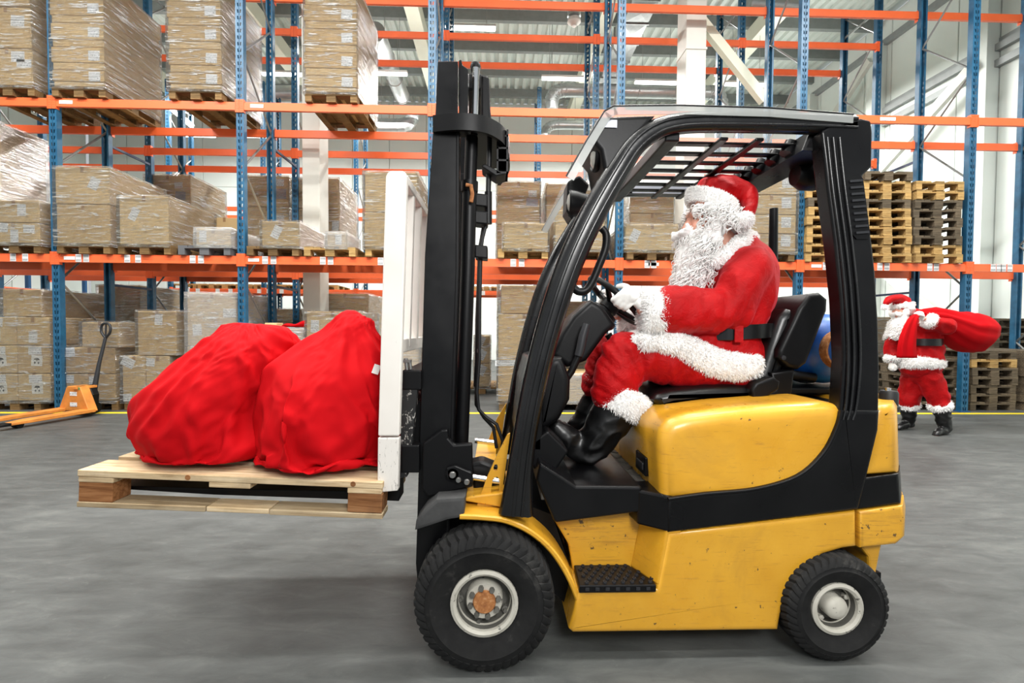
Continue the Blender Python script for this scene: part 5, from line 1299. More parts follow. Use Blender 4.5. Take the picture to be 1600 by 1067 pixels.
def ball(mb, c, r, n=16):
    c = Vector(c); r = r if isinstance(r, (tuple, list)) else (r, r, r); rings = []
    for j in range(1, n):
        t = PI*j/n; rings.append([(c.x+r[0]*math.sin(t)*math.cos(2*PI*k/n), c.y+r[1]*math.sin(t)*math.sin(2*PI*k/n), c.z+r[2]*math.cos(t)) for k in range(n)])
    return mb.loft(rings)
def remesh(mb, voxel, smooth_it=4, factor=.5):
    """merge overlapping volumes into one continuous skin"""
    me = bpy.data.meshes.new('tmp'); me.from_pydata(mb.v, [], mb.f); fix_islands(me)
    o = bpy.data.objects.new('tmp', me); COL.objects.link(o)
    r = o.modifiers.new('r', 'REMESH'); r.mode = 'VOXEL'; r.voxel_size = voxel; r.adaptivity = 0
    if smooth_it: s = o.modifiers.new('s', 'SMOOTH'); s.iterations = smooth_it; s.factor = factor
    dg = bpy.context.evaluated_depsgraph_get(); out = bpy.data.meshes.new_from_object(o.evaluated_get(dg))
    bpy.data.objects.remove(o); bpy.data.meshes.remove(me); return out
def fix_islands(me):
    bm = bmesh.new(); bm.from_mesh(me); bmesh.ops.recalc_face_normals(bm, faces=bm.faces); bm.to_mesh(me); bm.free()
def push(me, fn):
    """move every vertex along its normal by fn(co, no)"""
    d = [(v.co.copy(), v.normal.copy()) for v in me.vertices]
    for v, (c, n) in zip(me.vertices, d): v.co = c+n*fn(c, n)
def ridged(p, k=1.0): return (1-abs(noise.noise(p)))**2*k
def fur(name, me, parent, length=.016, per_area=42000, seed=0, mat='fur', lean=(0, 0, -.4), width=.0022):
    """pile: blades standing on the surface, one mesh with the backing"""
    rr = random.Random(seed); mb = MB(); mb.add([v.co.copy() for v in me.vertices], [tuple(p.vertices) for p in me.polygons])
    ln = Vector(lean)
    for p in me.polygons:
        k = p.area*per_area; k = int(k)+(1 if rr.random() < k-int(k) else 0)
        vs = [me.vertices[i].co for i in p.vertices]
        for _ in range(k):
            a, b = rr.random(), rr.random()
            q = (vs[0].lerp(vs[1], a)).lerp(vs[-1].lerp(vs[2] if len(vs) > 2 else vs[-1], a), b)
            d = (p.normal+ln*.5+Vector((rr.uniform(-1, 1), rr.uniform(-1, 1), rr.uniform(-1, 1)))*.6).normalized()
            L = length*rr.uniform(.5, 1.15); s = d.orthogonal().normalized(); s = (s*math.cos(rr.random()*6)+d.cross(s)*math.sin(rr.random()*6))*width
            mb.add([q-s, q+s, q+d*L*.6+s*.6+ln*L*.15, q+d*L+ln*L*.5], [(0, 1, 2), (0, 2, 3)])
    o = mb_raw(mb, name, mat, parent); return o
def mb_raw(mb, name, mat, parent, smooth=True):
    me = bpy.data.meshes.new(name); org = Vector(ORIG.get(root_of(parent).name, (0, 0, 0))) if parent is not None else Vector((0, 0, 0))
    me.from_pydata([tuple(Vector(p)-org) for p in mb.v], [], mb.f); me.materials.append(M[mat])
    if smooth: me.polygons.foreach_set('use_smooth', [True]*len(me.polygons))
    o = bpy.data.objects.new(name, me); COL.objects.link(o); o.parent = parent; return o
def wear(name, me, mat, parent, levels=0):
    org = Vector(ORIG.get(root_of(parent).name, (0, 0, 0))) if parent is not None else Vector((0, 0, 0))
    if org.length: me.transform(Matrix.Translation(-org))
    return soft(me, name, mat, parent, None, levels)
def strand(mb, path, r, n=4):
    rs = [r*(1-.75*(i/(len(path)-1))**2) for i in range(len(path))]
    return mb.tube(path, rs, n, cap=False)
def curl(rr, root, d0, length, coil, turns, down, seg=16):
    """a wavy lock: leaves root along d0, bends by 'down', coils with radius 'coil'"""
    d = Vector(d0).normalized(); p = Vector(root); out = []; ph = rr.random()*6.28; a = d.orthogonal().normalized()
    for i in range(seg):
        t = i/(seg-1)
        d = (d+Vector(down)*(1.0/seg)*2).normalized(); p = p+d*(length/seg)
        u = d.cross(a).normalized(); w_ = d.cross(u)
        an = ph+turns*6.28*t; c = coil*min(1, t*2.5)
        out.append(p+u*math.cos(an)*c+w_*math.sin(an)*c)
    return out
def tuft(name, locks, parent, mat='hair', r=.0022):
    mb = MB()
    for l in locks: strand(mb, l, r)
    return mb_raw(mb, name, mat, parent)
def eyes(par, spots, r=.0125, look=(-1, 0, 0)):
    for s_ in spots:
        e = ball(MB(), s_, r, 12).build('eye', M['eye'], par, smooth=60)
        ball(MB(), Vector(s_)+Vector(look)*r*.62, r*.55, 10).build('iris', M['iris'], e, smooth=60)

# ================================================= the driver
DR = None
def A(px, py, Y): return W(px, py, Y)
YL, YR, YC = 2.25, 2.51, 2.38
hd_c = A(1110, 348, YC)
def face(mb, c, s=1.0, f=Vector((-1, 0, 0)), up=Vector((0, 0, 1))):
    """skull, jaw, nose, brow, cheeks, lips and ears around c, looking along f"""
    sd = up.cross(f).normalized(); T = lambda a, b, h: c+f*a*s+sd*b*s+up*h*s
    chain(mb, [(T(-.03, 0, .02), .105*s, .082*s), (T(.01, 0, .03), .102*s, .08*s)], 18, sd)
    chain(mb, [(T(.02, 0, -.02), .082*s, .072*s), (T(.045, 0, -.09), .048*s, .05*s)], 16, sd)
    chain(mb, [(T(.098, 0, .018), .009*s, .01*s), (T(.112, 0, -.012), .012*s, .013*s), (T(.118, 0, -.03), .015*s, .017*s)], 10, sd)
    for b in (-1, 1):
        ball(mb, T(.112, b*.014, -.034), .009*s, 8)
        chain(mb, [(T(.098, b*.012, .032), .009*s), (T(.09, b*.04, .036), .01*s), (T(.07, b*.062, .026), .009*s)], 8, up)
        ball(mb, T(.072, b*.042, -.03), .028*s, 10)
        chain(mb, [(T(-.005, b*.08, .02), .012*s, .008*s), (T(-.012, b*.086, -.005), .018*s, .008*s), (T(-.004, b*.08, -.03), .011*s, .008*s)], 8, sd)
        chain(mb, [(T(.1, b*.002, -.062), .007*s), (T(.093, b*.02, -.064), .006*s)], 8, up)
        chain(mb, [(T(.097, b*.002, -.076), .008*s), (T(.09, b*.018, -.074), .007*s)], 8, up)
    ball(mb, T(.075, 0, -.105), .022*s, 10)
    return T
mb = MB()
T = face(mb, hd_c, 1.12)
pel, chest, nk = A(1148, 560, YC), A(1144, 460, YC), A(1140, 392, YC)
chain(mb, [(pel, .13, .17), (A(1135, 525, YC), .14, .17), (chest, .13, .18), (A(1154, 415, YC), .1, .16), (nk, .066, .066), (A(1126, 372, YC), .064, .062)], 20)
LIMBS = {}
for sd, Ys, Yh in (('near', 2.19, YL), ('far', 2.57, YR)):
    n = sd == 'near'
    sh, el, wr = A(1172, 412, Ys+.02), A(1140 if n else 1120, 484 if n else 492, Ys-.02 if n else Ys), A(1004 if n else 962, 484 if n else 492, 2.16 if n else 2.56)
    hip, kn, an = A(1148, 572, Yh), A(978 if n else 962, 562, Yh), A(914 if n else 906, 700 if n else 682, Yh)
    toe = A(868 if n else 858, 668 if n else 660, Yh)
    LIMBS[sd] = (sh, el, wr, hip, kn, an, toe)
    chain(mb, [(A(1154, 410, Ys*.6+YC*.4), .055), (sh, .058), (sh.lerp(el, .5), .05), (el, .043)]); chain(mb, [(el, .043), (el.lerp(wr, .3), .042), (wr, .028)])
    chain(mb, [(hip, .09), (hip.lerp(kn, .5), .078), (kn, .06)]); chain(mb, [(kn, .06), (kn.lerp(an, .3), .058), (an, .038)]); chain(mb, [(an+Vector((.03, 0, -.02)), .036), (toe, .03, .04)])
body = remesh(mb, .0085, 3)
DR = wear('person', body, 'skin', None); tag(DR, 'driver in a red and white suit with white beard, seated steering the forklift', 'person'); DR.location = (0, 0, 0)
ORIG[DR.name] = (0, 0, 0)
eyes(DR, [T(.079, b*.031, .012) for b in (-1, 1)], .012)
# --- trousers
mb = MB()
chain(mb, [(A(1160, 572, YC), .11, .2), (A(1125, 566, YC), .11, .2)], 20)
for sd in ('near', 'far'):
    sh, el, wr, hip, kn, an, toe = LIMBS[sd]; n = sd == 'near'
    k2 = A(970 if n else 950, 556 if n else 552, kn.y)
    chain(mb, [(hip, .118, .11), (hip.lerp(k2, .45)+Vector((0, 0, .01)), .125, .11), (k2, .108, .1)], 18)
    d = (an-k2).normalized(); chain(mb, [(k2+Vector((.012, 0, -.01)), .106, .1), (k2+Vector((.022, 0, 0))+d*.1, .112, .104), (k2+Vector((.03, 0, 0))+d*.19, .108, .1)], 18)
tr = remesh(mb, .014, 3)
def tfold(c, n):
    kx = A(975, 560, 2.3); r = (c-kx).length
    ph = math.atan2(c.z-kx.z+.25, c.x-kx.x-.12)
    f = ridged(Vector((ph*7+c.y*3, r*2.2, c.y*5)), .02)-.01
    f += ridged(Vector((c.x*9+c.z*5, c.z*7-c.x*3, c.y*7)), .014)-.007
    return f
push(tr, tfold)
wear('trousers', tr, 'velvet', DR, 1)
# --- boots
for sd in ('near', 'far'):
    sh, el, wr, hip, kn, an, toe = LIMBS[sd]; n = sd == 'near'; Yb = kn.y
    pts = [((964, 638), .108, .1), ((950, 660), .102, .092), ((934, 684), .088, .076), ((920, 706), .07, .06)] if n else [((944, 608), .09, .085), ((926, 642), .084, .078), ((905, 676), .07, .062)]
    mb = MB(); chain(mb, [(A(x, y, Yb), a, b) for (x, y), a, b in pts], 18)
    ft = [((922, 712), .052, .046), ((902, 698), .06, .05), ((884, 682), .056, .052), ((870, 668), .04, .046)] if n else [((905, 690), .045, .042), ((884, 678), .048, .046), ((868, 664), .038, .042)]
    chain(mb, [(A(x, y, Yb), a, b) for (x, y), a, b in ft], 16)
    me = remesh(mb, .011, 3)
    ank = A(*(pts[-1][0]), Yb)
    def bfold(c, nn):
        t = (c-ank).length; w = math.exp(-(t/.13)**2)
        return (ridged(Vector((c.x*10-c.z*16, c.z*9+c.x*9, c.y*8)), .022)-.011)*(.35+w)
    push(me, bfold)
    bt = wear('boot', me, 'boot', DR, 1)
# --- fur at the trouser ends: tilted bands
def band(name, pts, parent, per=42000, seed=0, vox=.013, length=.017, width=.0022, lean=(0, 0, -.35)):
    mb = MB(); chain(mb, pts, 20, clen=.016); me = remesh(mb, vox, 2)
    push(me, lambda c, n: noise.noise(c*22)*.007)
    return fur(name, me, parent, length, per, seed, 'fur', lean, width)
kn = LIMBS['near'][4]
band('trouser_cuff', [(A(982, 612, kn.y), .128, .116), (A(974, 627, kn.y), .135, .122), (A(966, 642, kn.y), .128, .116)], DR, seed=1)
kf = LIMBS['far'][4]
band('trouser_cuff', [(A(953, 578, kf.y), .1, .1), (A(946, 592, kf.y), .108, .106), (A(940, 605, kf.y), .1, .1)], DR, seed=2)
# --- coat
mb = MB()
chain(mb, [(A(1128, 556, YC), .185, .235), (A(1122, 530, YC), .18, .228), (A(1132, 500, YC), .182, .225), (A(1148, 455, YC), .178, .225), (A(1160, 418, YC), .145, .2), (A(1156, 388, YC), .09, .11)], 26)
for sd in ('near', 'far'):
    sh, el, wr, *_ = LIMBS[sd]; n = sd == 'near'
    d = (wr-el).normalized()
    chain(mb, [(A(1162, 415, sh.y*.75+YC*.25), .1), (sh+Vector((.0, 0, -.02)), .1), (sh.lerp(el, .55), .108), (el+Vector((.01, 0, -.0)), .094)], 18)
    chain(mb, [(el+Vector((0, 0, 0)), .092), (el.lerp(wr, .4), .102), (el.lerp(wr, .76), .104)], 18)
# skirt over the lap
chain(mb, [(A(1140, 555, YC), .13, .24), (A(1090, 540, YC), .105, .225), (A(1040, 527, YC), .07, .2)], 22)
ct = remesh(mb, .016, 4)
elb = {s_: LIMBS[s_][1] for s_ in LIMBS}
def cfold(c, n):
    f = ridged(Vector((c.x*5+c.z*2, c.z*4-c.x*3, c.y*4)), .022)-.011
    for s_ in ('near', 'far'):
        sh, el, wr = LIMBS[s_][:3]
        ax_ = (wr-el).normalized(); t = (c-el).dot(ax_); rad = (c-el-ax_*t).length
        if rad < .17 and -.15 < t < .35: f += (ridged(Vector((t*22+c.z*8, c.z*5, c.y*6)), .022)-.011)*math.exp(-((t-.1)/.2)**2)
    bz = A(1130, 505, YC).z
    f += (ridged(Vector((c.x*16, c.z*3, c.y*16)), .018)-.009)*math.exp(-((c.z-bz)/.09)**2)
    return f
push(ct, cfold)
wear('coat', ct, 'velvet', DR, 1)
# belt round the waist with its red loop
def ringband(pts_px, ry, h, Y=YC, n=40, out=.0, r_in=.0):
    (xa, za), (xb, zb) = pts_px; a, b = A(xa, za, Y), A(xb, zb, Y); c = (a+b)/2; rx = (b-a).length/2; tl = math.atan2(b.z-a.z, b.x-a.x)
    rings = []
    for k in range(n+1):
        t = 2*PI*k/n; p = Vector((rx*math.cos(t), ry*math.sin(t), 0)); p = Matrix.Rotation(-tl, 3, 'Y') @ p+c; o_ = Vector((math.cos(t), math.sin(t), 0))
        rings.append([p+Vector((0, 0, -h/2)), p+o_*.008+Vector((0, 0, -h/2)), p+o_*.008+Vector((0, 0, h/2)), p+Vector((0, 0, h/2))])
    return MB().loft(rings, cap=False)
bl = ringband(((1056, 522), (1200, 514)), .243, .066).build('belt', M['leather'], DR, smooth=40)
def facing(px0, px1, py0, py1, ry=.252, c=A(1131, 513, YC), rx=(A(1200, 513, YC)-A(1062, 513, YC)).length/2):
    rings = []
    for k in range(9):
        px = px0+(px1-px0)*k/8
        # point of the waist ellipse seen at px, on the near side
        best = min((abs((W_px(c.x+rx*math.cos(t), c.y-ry*math.sin(t)))-px), t) for t in np.linspace(.05, PI-.05, 160))
        t = best[1]; x, y = c.x+rx*math.cos(t), c.y-ry*math.sin(t); o_ = Vector((math.cos(t), -math.sin(t), 0))
        z0 = CAM_H-(py1-513.5)*y/FOC; z1 = CAM_H-(py0-513.5)*y/FOC; p = Vector((x, y, 0))
        rings.append([p+o_*.004+Vector((0, 0, z0)), p+o_*.016+Vector((0, 0, z0)), p+o_*.016+Vector((0, 0, z1)), p+o_*.004+Vector((0, 0, z1))])
    return MB().loft(rings)
def W_px(x, y): return 778+x/y*FOC
facing(1066, 1086, 514, 531).build('belt', M['leather'], DR, bevel=.002)
facing(1084, 1150, 506, 530).build('belt_plate', M['buckle'], DR, bevel=.003)
facing(1153, 1166, 498, 533, .258).build('belt_loop', M['velvet'], DR, bevel=.003)
# hem fur: follows the lap from the knee to the seat, on the near side and over the top
def hem(Yo, pts, seed, r=.05, flat=.03):
    return band('coat_hem', [(A(x, y, Yo), r*k, flat) for x, y, k in pts], DR, seed=seed, per=45000, vox=.012)
hem(2.15, [(1003, 534, .75), (1035, 532, .9), (1065, 540, 1), (1092, 554, 1.1), (1118, 566, 1.15), (1150, 572, 1.1), (1184, 570, .9)], 4, .058, .035)
mb_h = band('coat_hem', [(A(1003, 534, 2.17), .045, .045), (A(995, 532, 2.3), .045, .045), (A(990, 532, 2.42), .045, .045), (A(985, 534, 2.56), .04, .04)], DR, seed=5, per=30000)
# sleeve cuffs
def cuff(el, wr, f0, f1, r, seed, per=45000):
    d = (wr-el); return band('sleeve_cuff', [(el+d*f0, r*.97, r*.97), (el+d*(f0+f1)/2, r, r), (el+d*f1, r*.93, r*.93)], DR, seed=seed, per=per)
e_, w__ = LIMBS['near'][1], LIMBS['near'][2]
band('sleeve_cuff', [(A(1034, 488, 2.165), .104, .1), (A(1018, 487, 2.165), .108, .104), (A(1006, 487, 2.165), .1, .098)], DR, seed=6)
band('sleeve_cuff', [(A(1000, 500, 2.56), .098, .09), (A(984, 500, 2.56), .1, .09), (A(974, 499, 2.56), .094, .09)], DR, seed=7, per=30000)
# collar
band('fur_collar', [(A(1116, 410, 2.27), .034, .03), (A(1136, 398, 2.25), .038, .03), (A(1158, 380, 2.28), .038, .034), (A(1170, 372, 2.38), .04, .04), (A(1160, 378, 2.48), .038, .034)], DR, seed=8)
# --- gloved hands closed on the wheel rim
def hand(rim, t, d, o, wrist, name, parent, s=1.0, vox=.0048, fold=.05):
    """four fingers pass outside the rim (o), over its far face (-d) and tuck in; the thumb lies along the driver's face (d)"""
    mb = MB(); R = lambda a, b, c: rim+o*a*s+d*b*s+t*c*s
    chain(mb, [(wrist, .03*s, .024*s), (wrist.lerp(R(.036, .03, 0), .6), .032*s, .027*s), (R(.036, .022, 0), .03*s, .042*s), (R(.035, -.004, 0), .02*s, .041*s)], 16, t)
    for i, (ln, r) in enumerate(((.95, .0115), (1.05, .012), (1.0, .0115), (.82, .0105))):
        c = (i-1.5)*.0225; r *= s
        chain(mb, [(R(.034, .01, c*.9), r*1.1), (R(.037, -.012*ln, c), r*1.12), (R(.024, -.04*ln, c), r*1.05), (R(-.006, -.04*ln, c), r), (R(-.026, -.018*ln, c), r*.9)], 9, t)
    chain(mb, [(R(.03, .042, -.015), .017*s), (R(.018, .044, -.035), .015*s), (R(.0, .036, -.05), .0135*s), (R(-.012, .026, -.058), .012*s)], 9, d)
    me = remesh(mb, vox*s, 2); return wear(name, me, 'glove', parent)
tdir = w_.normalized()
if tdir.z > 0: tdir = -tdir
rim_n = cw-u*.165; rim_f = cw+u*.165
hand(rim_n, tdir, ax, -u, A(1004, 481, 2.16), 'glove', DR)
hand(rim_f, tdir, ax, u, A(962, 492, 2.56), 'glove', DR)
# --- beard, moustache, hair
rr = random.Random(21)
mb = MB()
bcore = [(A(1097, 364, YC), .066, .085), (A(1086, 398, YC), .085, .1), (A(1082, 430, YC), .08, .095), (A(1078, 455, YC), .05, .06)]
chain(mb, bcore, 18); chain(mb, [(A(1120, 345, YC-.08), .045, .025), (A(1112, 375, YC-.085), .05, .03)], 12); chain(mb, [(A(1120, 345, YC+.08), .045, .025), (A(1112, 375, YC+.085), .05, .03)], 12)
bm_ = remesh(mb, .014, 3)
push(bm_, lambda c, n: ridged(Vector((c.x*26, c.z*5, c.y*26)), .022)-.006)
bd = wear('beard', bm_, 'hair', DR, 1)
locks = []
for i in range(430):
    t = rr.random()**.8; px = 1100-24*t; py = 354+94*t
    ang = rr.uniform(-2.3, 2.3)         # around the front of the beard, 0 = forwards
    c = A(px, py, YC); rx, ry = .078*(1-.35*t*t), .098*(1-.4*t*t)
    root = c+Vector((-math.cos(ang)*rx, math.sin(ang)*ry, 0))
    locks.append(curl(rr, root, (-math.cos(ang)*.6, math.sin(ang)*.6, -.8), rr.uniform(.08, .16), rr.uniform(.007, .017), rr.uniform(1.2, 2.8), (-.1, 0, -.8), 20))
tuft('beard_curls', locks, bd, r=.0036)
# moustache
mb = MB()
for b in (-1, 1):
    chain(mb, [(T(.112, b*.006, -.046), .017), (T(.134, b*.03, -.055), .023), (T(.138, b*.055, -.062), .02), (T(.135, b*.078, -.05), .014), (T(.14, b*.082, -.03), .009)], 10)
ms = remesh(mb, .007, 1); push(ms, lambda c, n: ridged(Vector((c.x*40, c.z*60, c.y*20)), .006))
mo = wear('moustache', ms, 'hair', DR, 1)
locks = []
for i in range(90):
    b = rr.choice((-1, 1)); locks.append(curl(rr, T(.118, b*rr.uniform(.0, .05), -.05+rr.uniform(-.012, .012)), (-.5, -b*.5+rr.uniform(-.3, .3), -.3), rr.uniform(.05, .1), .006, 1.4, (.4, 0, -.3), 12))
tuft('moustache_curls', locks, mo, r=.003)
mb = MB()
chain(mb, [(T(.04, .075, .055), .022, .022), (T(-.0, .082, .02), .03, .02), (T(-.06, .075, -.0), .042, .03), (T(-.1, .03, -.01), .045, .04), (T(-.1, -.03, -.01), .045, .04), (T(-.06, -.075, 0), .042, .03), (T(.0, -.082, .02), .03, .02), (T(.04, -.075, .055), .022, .022)], 12, (0, 0, 1))
hm = remesh(mb, .012, 2); push(hm, lambda c, n: ridged(c*26, .016))
ha = wear('hair', hm, 'hair', DR, 1)
locks = []
for i in range(330):
    an = rr.uniform(-2.9, 2.9); b = math.sin(an); a = math.cos(an); fr = a > .72
    if abs(b) < .5 and a > .93: continue
    root = T(-.01+.1*a, .09*b, rr.uniform(.045, .07) if fr else rr.uniform(-.015, .07))
    ln = rr.uniform(.035, .06) if fr else rr.uniform(.07, .13)
    locks.append(curl(rr, root, (-a*.8, -b*.9, -.4), ln, rr.uniform(.009, .017), rr.uniform(1.5, 2.8), (-a*.1, -b*.1, -.55), 22))
tuft('hair_curls', locks, ha, r=.0034)
# --- hat: white fur band, soft red crown falling back, pompom
mb = MB()
chain(mb, [(A(1116, 306, YC), .115, .11), (A(1118, 296, YC), .112, .108)], 20, (0, 1, 0), caps=False)
mb = MB()
chain(mb, [(A(1114, 311, YC), .1, .098), (A(1122, 296, YC), .1, .098)], 20, clen=.04)
chain(mb, [(A(1120, 300, YC), .082, .09), (A(1146, 299, YC-.01), .07, .08), (A(1168, 308, YC-.05), .045, .055), (A(1172, 326, YC-.12), .03, .034), (A(1167, 339, YC-.15), .018, .02)], 16)
hm = remesh(mb, .011, 3); push(hm, lambda c, n: ridged(Vector((c.x*9+c.z*6, c.z*9-c.x*7, c.y*8)), .016)-.008)
ht = wear('hat', hm, 'velvet', DR, 1)
mb = MB(); c = A(1112, 317, YC)
rgp = [(c+Vector((.118*math.cos(t)-.0, .106*math.sin(t), -.045*math.cos(t)-.006)), .011, .04) for t in np.linspace(0, 2*PI, 17)]
chain(mb, rgp, 10, (0, 0, 1), caps=False)
bm2 = remesh(mb, .009, 2); fur('hat_band', bm2, ht, .01, 60000, 9, 'fur', (0, 0, -.2), .0018)
mb = MB(); ball(mb, A(1165, 343, YC-.17), .036, 14); fur('pompom', remesh(mb, .01, 1), ht, .014, 60000, 10)

# ================================================= the walker with the sack
s_ = 6.05
def Bp(px, py, dy=0): return W(px, py, s_+dy)
mb = MB()
hc = Bp(1408, 484, 0)
T2 = face(mb, hc, 1.0, Vector((-.93, -.36, 0)).normalized())
chain(mb, [(Bp(1440, 578), .13, .17), (Bp(1440, 545), .14, .17), (Bp(1436, 515), .13, .18), (Bp(1430, 496), .1, .15), (Bp(1420, 490), .06), (Bp(1414, 486), .06)], 18)
LB = [(Bp(1448, 580, -.09), Bp(1466, 622, -.12), Bp(1477, 668, -.12), Bp(1462, 679, -.2)), (Bp(1430, 580, .09), Bp(1420, 622, .14), Bp(1419, 660, .22), Bp(1404, 668, .12))]
for hip, kn, an, toe in LB:
    chain(mb, [(hip, .085), (kn, .058)]); chain(mb, [(kn, .056), (an, .038)]); chain(mb, [(an, .036), (toe, .03, .035)])
# near arm bends up to hold the sack mouth at the shoulder; far arm hangs in front
SH = [(Bp(1446, 506, -.18), Bp(1478, 510, -.3), Bp(1444, 498, -.3)), (Bp(1420, 508, .16), Bp(1396, 540, .1), Bp(1394, 566, .05))]
for sh, el, wr in SH: chain(mb, [(sh, .055), (el, .043)]); chain(mb, [(el, .043), (wr, .028)])
body2 = remesh(mb, .014, 3)
WK = wear('person', body2, 'skin', None); tag(WK, 'walker in a red and white suit, bent forward, carrying a red sack on the back', 'person'); ORIG[WK.name] = (0, 0, 0)
eyes(WK, [T2(.092, b*.03, .012) for b in (-1, 1)], .0135, Vector((-.93, -.36, 0)))
mb = MB(); chain(mb, [(Bp(1440, 572), .15, .2), (Bp(1438, 582), .15, .2)], 18)
for hip, kn, an, toe in LB: chain(mb, [(hip, .13, .13), (hip.lerp(kn, .5), .135), (kn, .122), (kn.lerp(an, .16), .122)], 16)
me = remesh(mb, .022, 3); push(me, lambda c, n: ridged(Vector((c.x*9, c.z*6, c.y*9)), .03)-.015); wear('trousers', me, 'velvet', WK, 1)
for k, (hip, kn, an, toe) in enumerate(LB):
    band('trouser_cuff', [(kn.lerp(an, .14), .122), (kn.lerp(an, .26), .127), (kn.lerp(an, .36), .122)], WK, 9000, 30+k, .022, .025, .004)
    mb = MB(); chain(mb, [(kn.lerp(an, .34), .096), (kn.lerp(an, .7), .086), (an, .066)], 16); chain(mb, [(an+Vector((.03, 0, -.02)), .05), (an.lerp(toe, .5), .05), (toe+Vector((0, 0, .0)), .036, .045)], 14)
    me = remesh(mb, .016, 3); push(me, lambda c, n: ridged(Vector((c.x*10, c.z*16, c.y*10)), .02)-.01)
    for v in me.vertices: v.co.z = max(v.co.z, .004)
    wear('boot', me, 'boot', WK, 1)
mb = MB(); chain(mb, [(Bp(1437, 566), .24, .25), (Bp(1440, 548), .22, .24), (Bp(1440, 528), .2, .225), (Bp(1436, 508), .165, .22), (Bp(1430, 496), .11, .16), (Bp(1424, 490), .08, .1)], 22)
for i, (sh, el, wr) in enumerate(SH): chain(mb, [(sh, .1), (sh.lerp(el, .6), .105), (el, .1)], 16); chain(mb, [(el, .1), (el.lerp(wr, .6), .09)], 16)
me = remesh(mb, .022, 3); push(me, lambda c, n: ridged(Vector((c.x*7, c.z*7+c.x*3, c.y*7)), .035)-.017); wear('coat', me, 'velvet', WK, 1)
c = Bp(1436, 534)
MB().loft([[c+Vector((.215*math.cos(t)*q, .245*math.sin(t)*q, h)) for q, h in ((1, -.045), (1.05, -.045), (1.05, .045), (1, .045))] for t in np.linspace(0, 2*PI, 33)], cap=False).build('belt', M['leather'], WK, smooth=40)
band('coat_hem', [(Bp(1436, 572), .25, .262), (Bp(1436, 566), .258, .27), (Bp(1437, 559), .25, .262)], WK, 9000, 40, .024, .03, .004)
for i, (sh, el, wr) in enumerate(SH):
    band('sleeve_cuff', [(el.lerp(wr, .6), .088), (el.lerp(wr, .78), .095), (el.lerp(wr, .92), .088)], WK, 9000, 41+i, .02, .022, .004)
def fist(c, d, s=1.0):
    """loose closed hand: palm, four bent fingers, thumb on the side; d points from wrist to knuckles"""
    d = d.normalized(); t = d.cross(Vector((0, 0, 1))).normalized(); t = t if t.length > .1 else Vector((1, 0, 0)); o = t.cross(d); mb = MB(); R = lambda a, b, e: c+d*a+t*b+o*e
    chain(mb, [(R(-.05, 0, 0), .03, .026), (R(-.01, 0, .005), .03, .042), (R(.025, 0, .008), .024, .042)], 12, t)
    for i, L in enumerate((.9, 1.05, 1, .8)):
        b = (i-1.5)*.022; chain(mb, [(R(.02, b, .012), .013), (R(.05*L, b, .006), .013), (R(.055*L, b, -.022), .012), (R(.03*L, b, -.034), .011)], 8, t)
    chain(mb, [(R(-.02, -.035, -.005), .015), (R(.015, -.05, -.022), .013), (R(.035, -.03, -.034), .011)], 8, t)
    return remesh(mb, .008, 1)
wear('glove', fist(SH[0][2]+Vector((-.05, 0, .04)), Vector((-.6, -.1, .8))), 'glove', WK)
wear('glove', fist(SH[1][2]+Vector((-.0, 0, -.05)), Vector((-.1, 0, -1))), 'glove', WK)
mb = MB(); chain(mb, [(Bp(1406, 502, -.03), .072, .09), (Bp(1403, 513, -.04), .08, .095), (Bp(1400, 526, -.04), .05, .06)], 14)
chain(mb, [(T2(.03, .08, -.02), .05, .04), (T2(.03, .05, -.09), .05, .05)], 12); chain(mb, [(T2(.03, -.08, -.02), .05, .04), (T2(.03, -.05, -.09), .05, .05)], 12)
me = remesh(mb, .02, 2); push(me, lambda c, n: ridged(Vector((c.x*22, c.z*8, c.y*22)), .03)-.01); bd2 = wear('beard', me, 'hair', WK, 1)
locks = []
for i in range(150):
    t = rr.random(); ang = rr.uniform(-2.2, 2.2); c = Bp(1406-5*t, 498+22*t, -.03)
    locks.append(curl(rr, c+Vector((-math.cos(ang)*.085, math.sin(ang)*.095, 0)), (-math.cos(ang), math.sin(ang), -.7), rr.uniform(.07, .13), .013, 2, (0, 0, -.8), 12))
tuft('beard_curls', locks, bd2, r=.004)
mb = MB(); chain(mb, [(T2(.05, .075, .06), .035), (T2(-.02, .09, .0), .045), (T2(-.1, .03, -.02), .055), (T2(-.1, -.03, -.02), .055), (T2(-.02, -.09, .0), .045), (T2(.05, -.075, .06), .035)], 12, (0, 0, 1))
for b in (-1, 1): chain(mb, [(T2(.115, b*.005, -.05), .018), (T2(.12, b*.045, -.058), .02), (T2(.1, b*.075, -.045), .01)], 10)
me = remesh(mb, .016, 2); push(me, lambda c, n: ridged(c*24, .022)); ha2 = wear('hair', me, 'hair', WK, 1)
mb = MB(); chain(mb, [(T2(-.01, 0, .055), .115, .112), (T2(-.01, 0, .09), .105, .1)], 18); chain(mb, [(T2(0, 0, .12), .08, .085), (Bp(1394, 466, -.05), .05, .06), (Bp(1384, 474, -.06), .03, .035)], 14)
me = remesh(mb, .018, 3); push(me, lambda c, n: ridged(c*9, .02)-.01); ht2 = wear('hat', me, 'velvet', WK, 1)
mb = MB(); c = T2(-.01, 0, .058); chain(mb, [(c+Vector((.122*math.cos(t), .115*math.sin(t), .018*math.cos(t))), .018, .034) for t in np.linspace(0, 2*PI, 17)], 10, (0, 0, 1), caps=False)
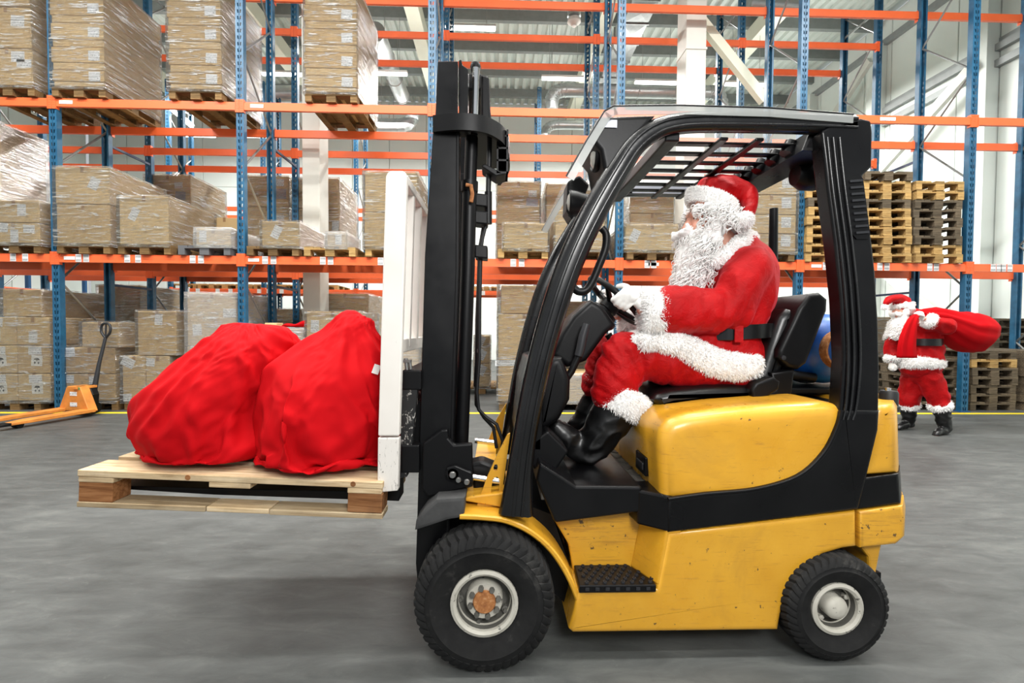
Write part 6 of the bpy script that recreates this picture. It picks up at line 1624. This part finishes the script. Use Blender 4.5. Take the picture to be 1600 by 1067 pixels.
fur('hat_band', remesh(mb, .016, 2), ht2, .016, 14000, 50, 'fur', (0, 0, -.2), .0035)
mb = MB(); ball(mb, Bp(1382, 480, -.07), .036, 12); fur('pompom', remesh(mb, .014, 1), ht2, .016, 20000, 51, 'fur', (0, 0, -.2), .0035)
# the sack on his back: mouth held at the shoulder, the neck of the cloth hangs down the chest
prof = []
mouth, tail = Bp(1437, 489, -.26), Bp(1556, 513, .05)
axis = (tail-mouth).normalized(); up_ = Vector((0, 1, 0)).cross(axis).normalized()
if up_.z < 0: up_ = -up_
rings = []
for i in range(40):
    t = i/39
    hw = np.interp(t, [0, .05, .2, .4, .6, .75, .88, .96, 1], [.04, .07, .14, .21, .265, .25, .17, .09, .02])
    sag = np.interp(t, [0, .2, .5, .75, 1], [0, -.03, -.13, -.12, -.02])
    c = mouth.lerp(tail, t)+Vector((0, 0, sag)); rg = []
    for k in range(48):
        a = 2*PI*k/48; pl = 1+(.16*(1-t)**1.5+.02)*(math.sin(9*a+2*t)+.6*math.sin(14*a+1-3*t))*.5+.02*noise.noise(Vector((a*2, t*5, 3)))
        rg.append(c+up_*(math.sin(a)*hw*pl)+Vector((0, 1, 0))*(math.cos(a)*hw*1.05*pl))
    rings.append(rg)
mb = MB().loft(rings)
o = mb_raw(mb, 'red_sack', 'sack', None); tag(o, 'big red sack slung over the back of the walking figure', 'sack')
nk_ = MB(); rings = []
pth, _ = smooth_path([Bp(1437, 489, -.28), Bp(1428, 497, -.33), Bp(1422, 515, -.34), Bp(1418, 538, -.33), Bp(1418, 559, -.31)], [1]*5)
for i, p in enumerate(pth):
    t = i/(len(pth)-1); wd = np.interp(t, [0, .25, .6, 1], [.035, .06, .1, .125])
    rings.append([p+Vector((math.cos(a)*wd*(1+.12*math.sin(7*a)), math.sin(a)*wd*.35*(1+.3*math.sin(5*a+t*2)), 0)) for a in np.linspace(0, 2*PI, 30, endpoint=False)])
nk_.loft(rings); mb_raw(nk_, 'sack_mouth', 'sack', o)
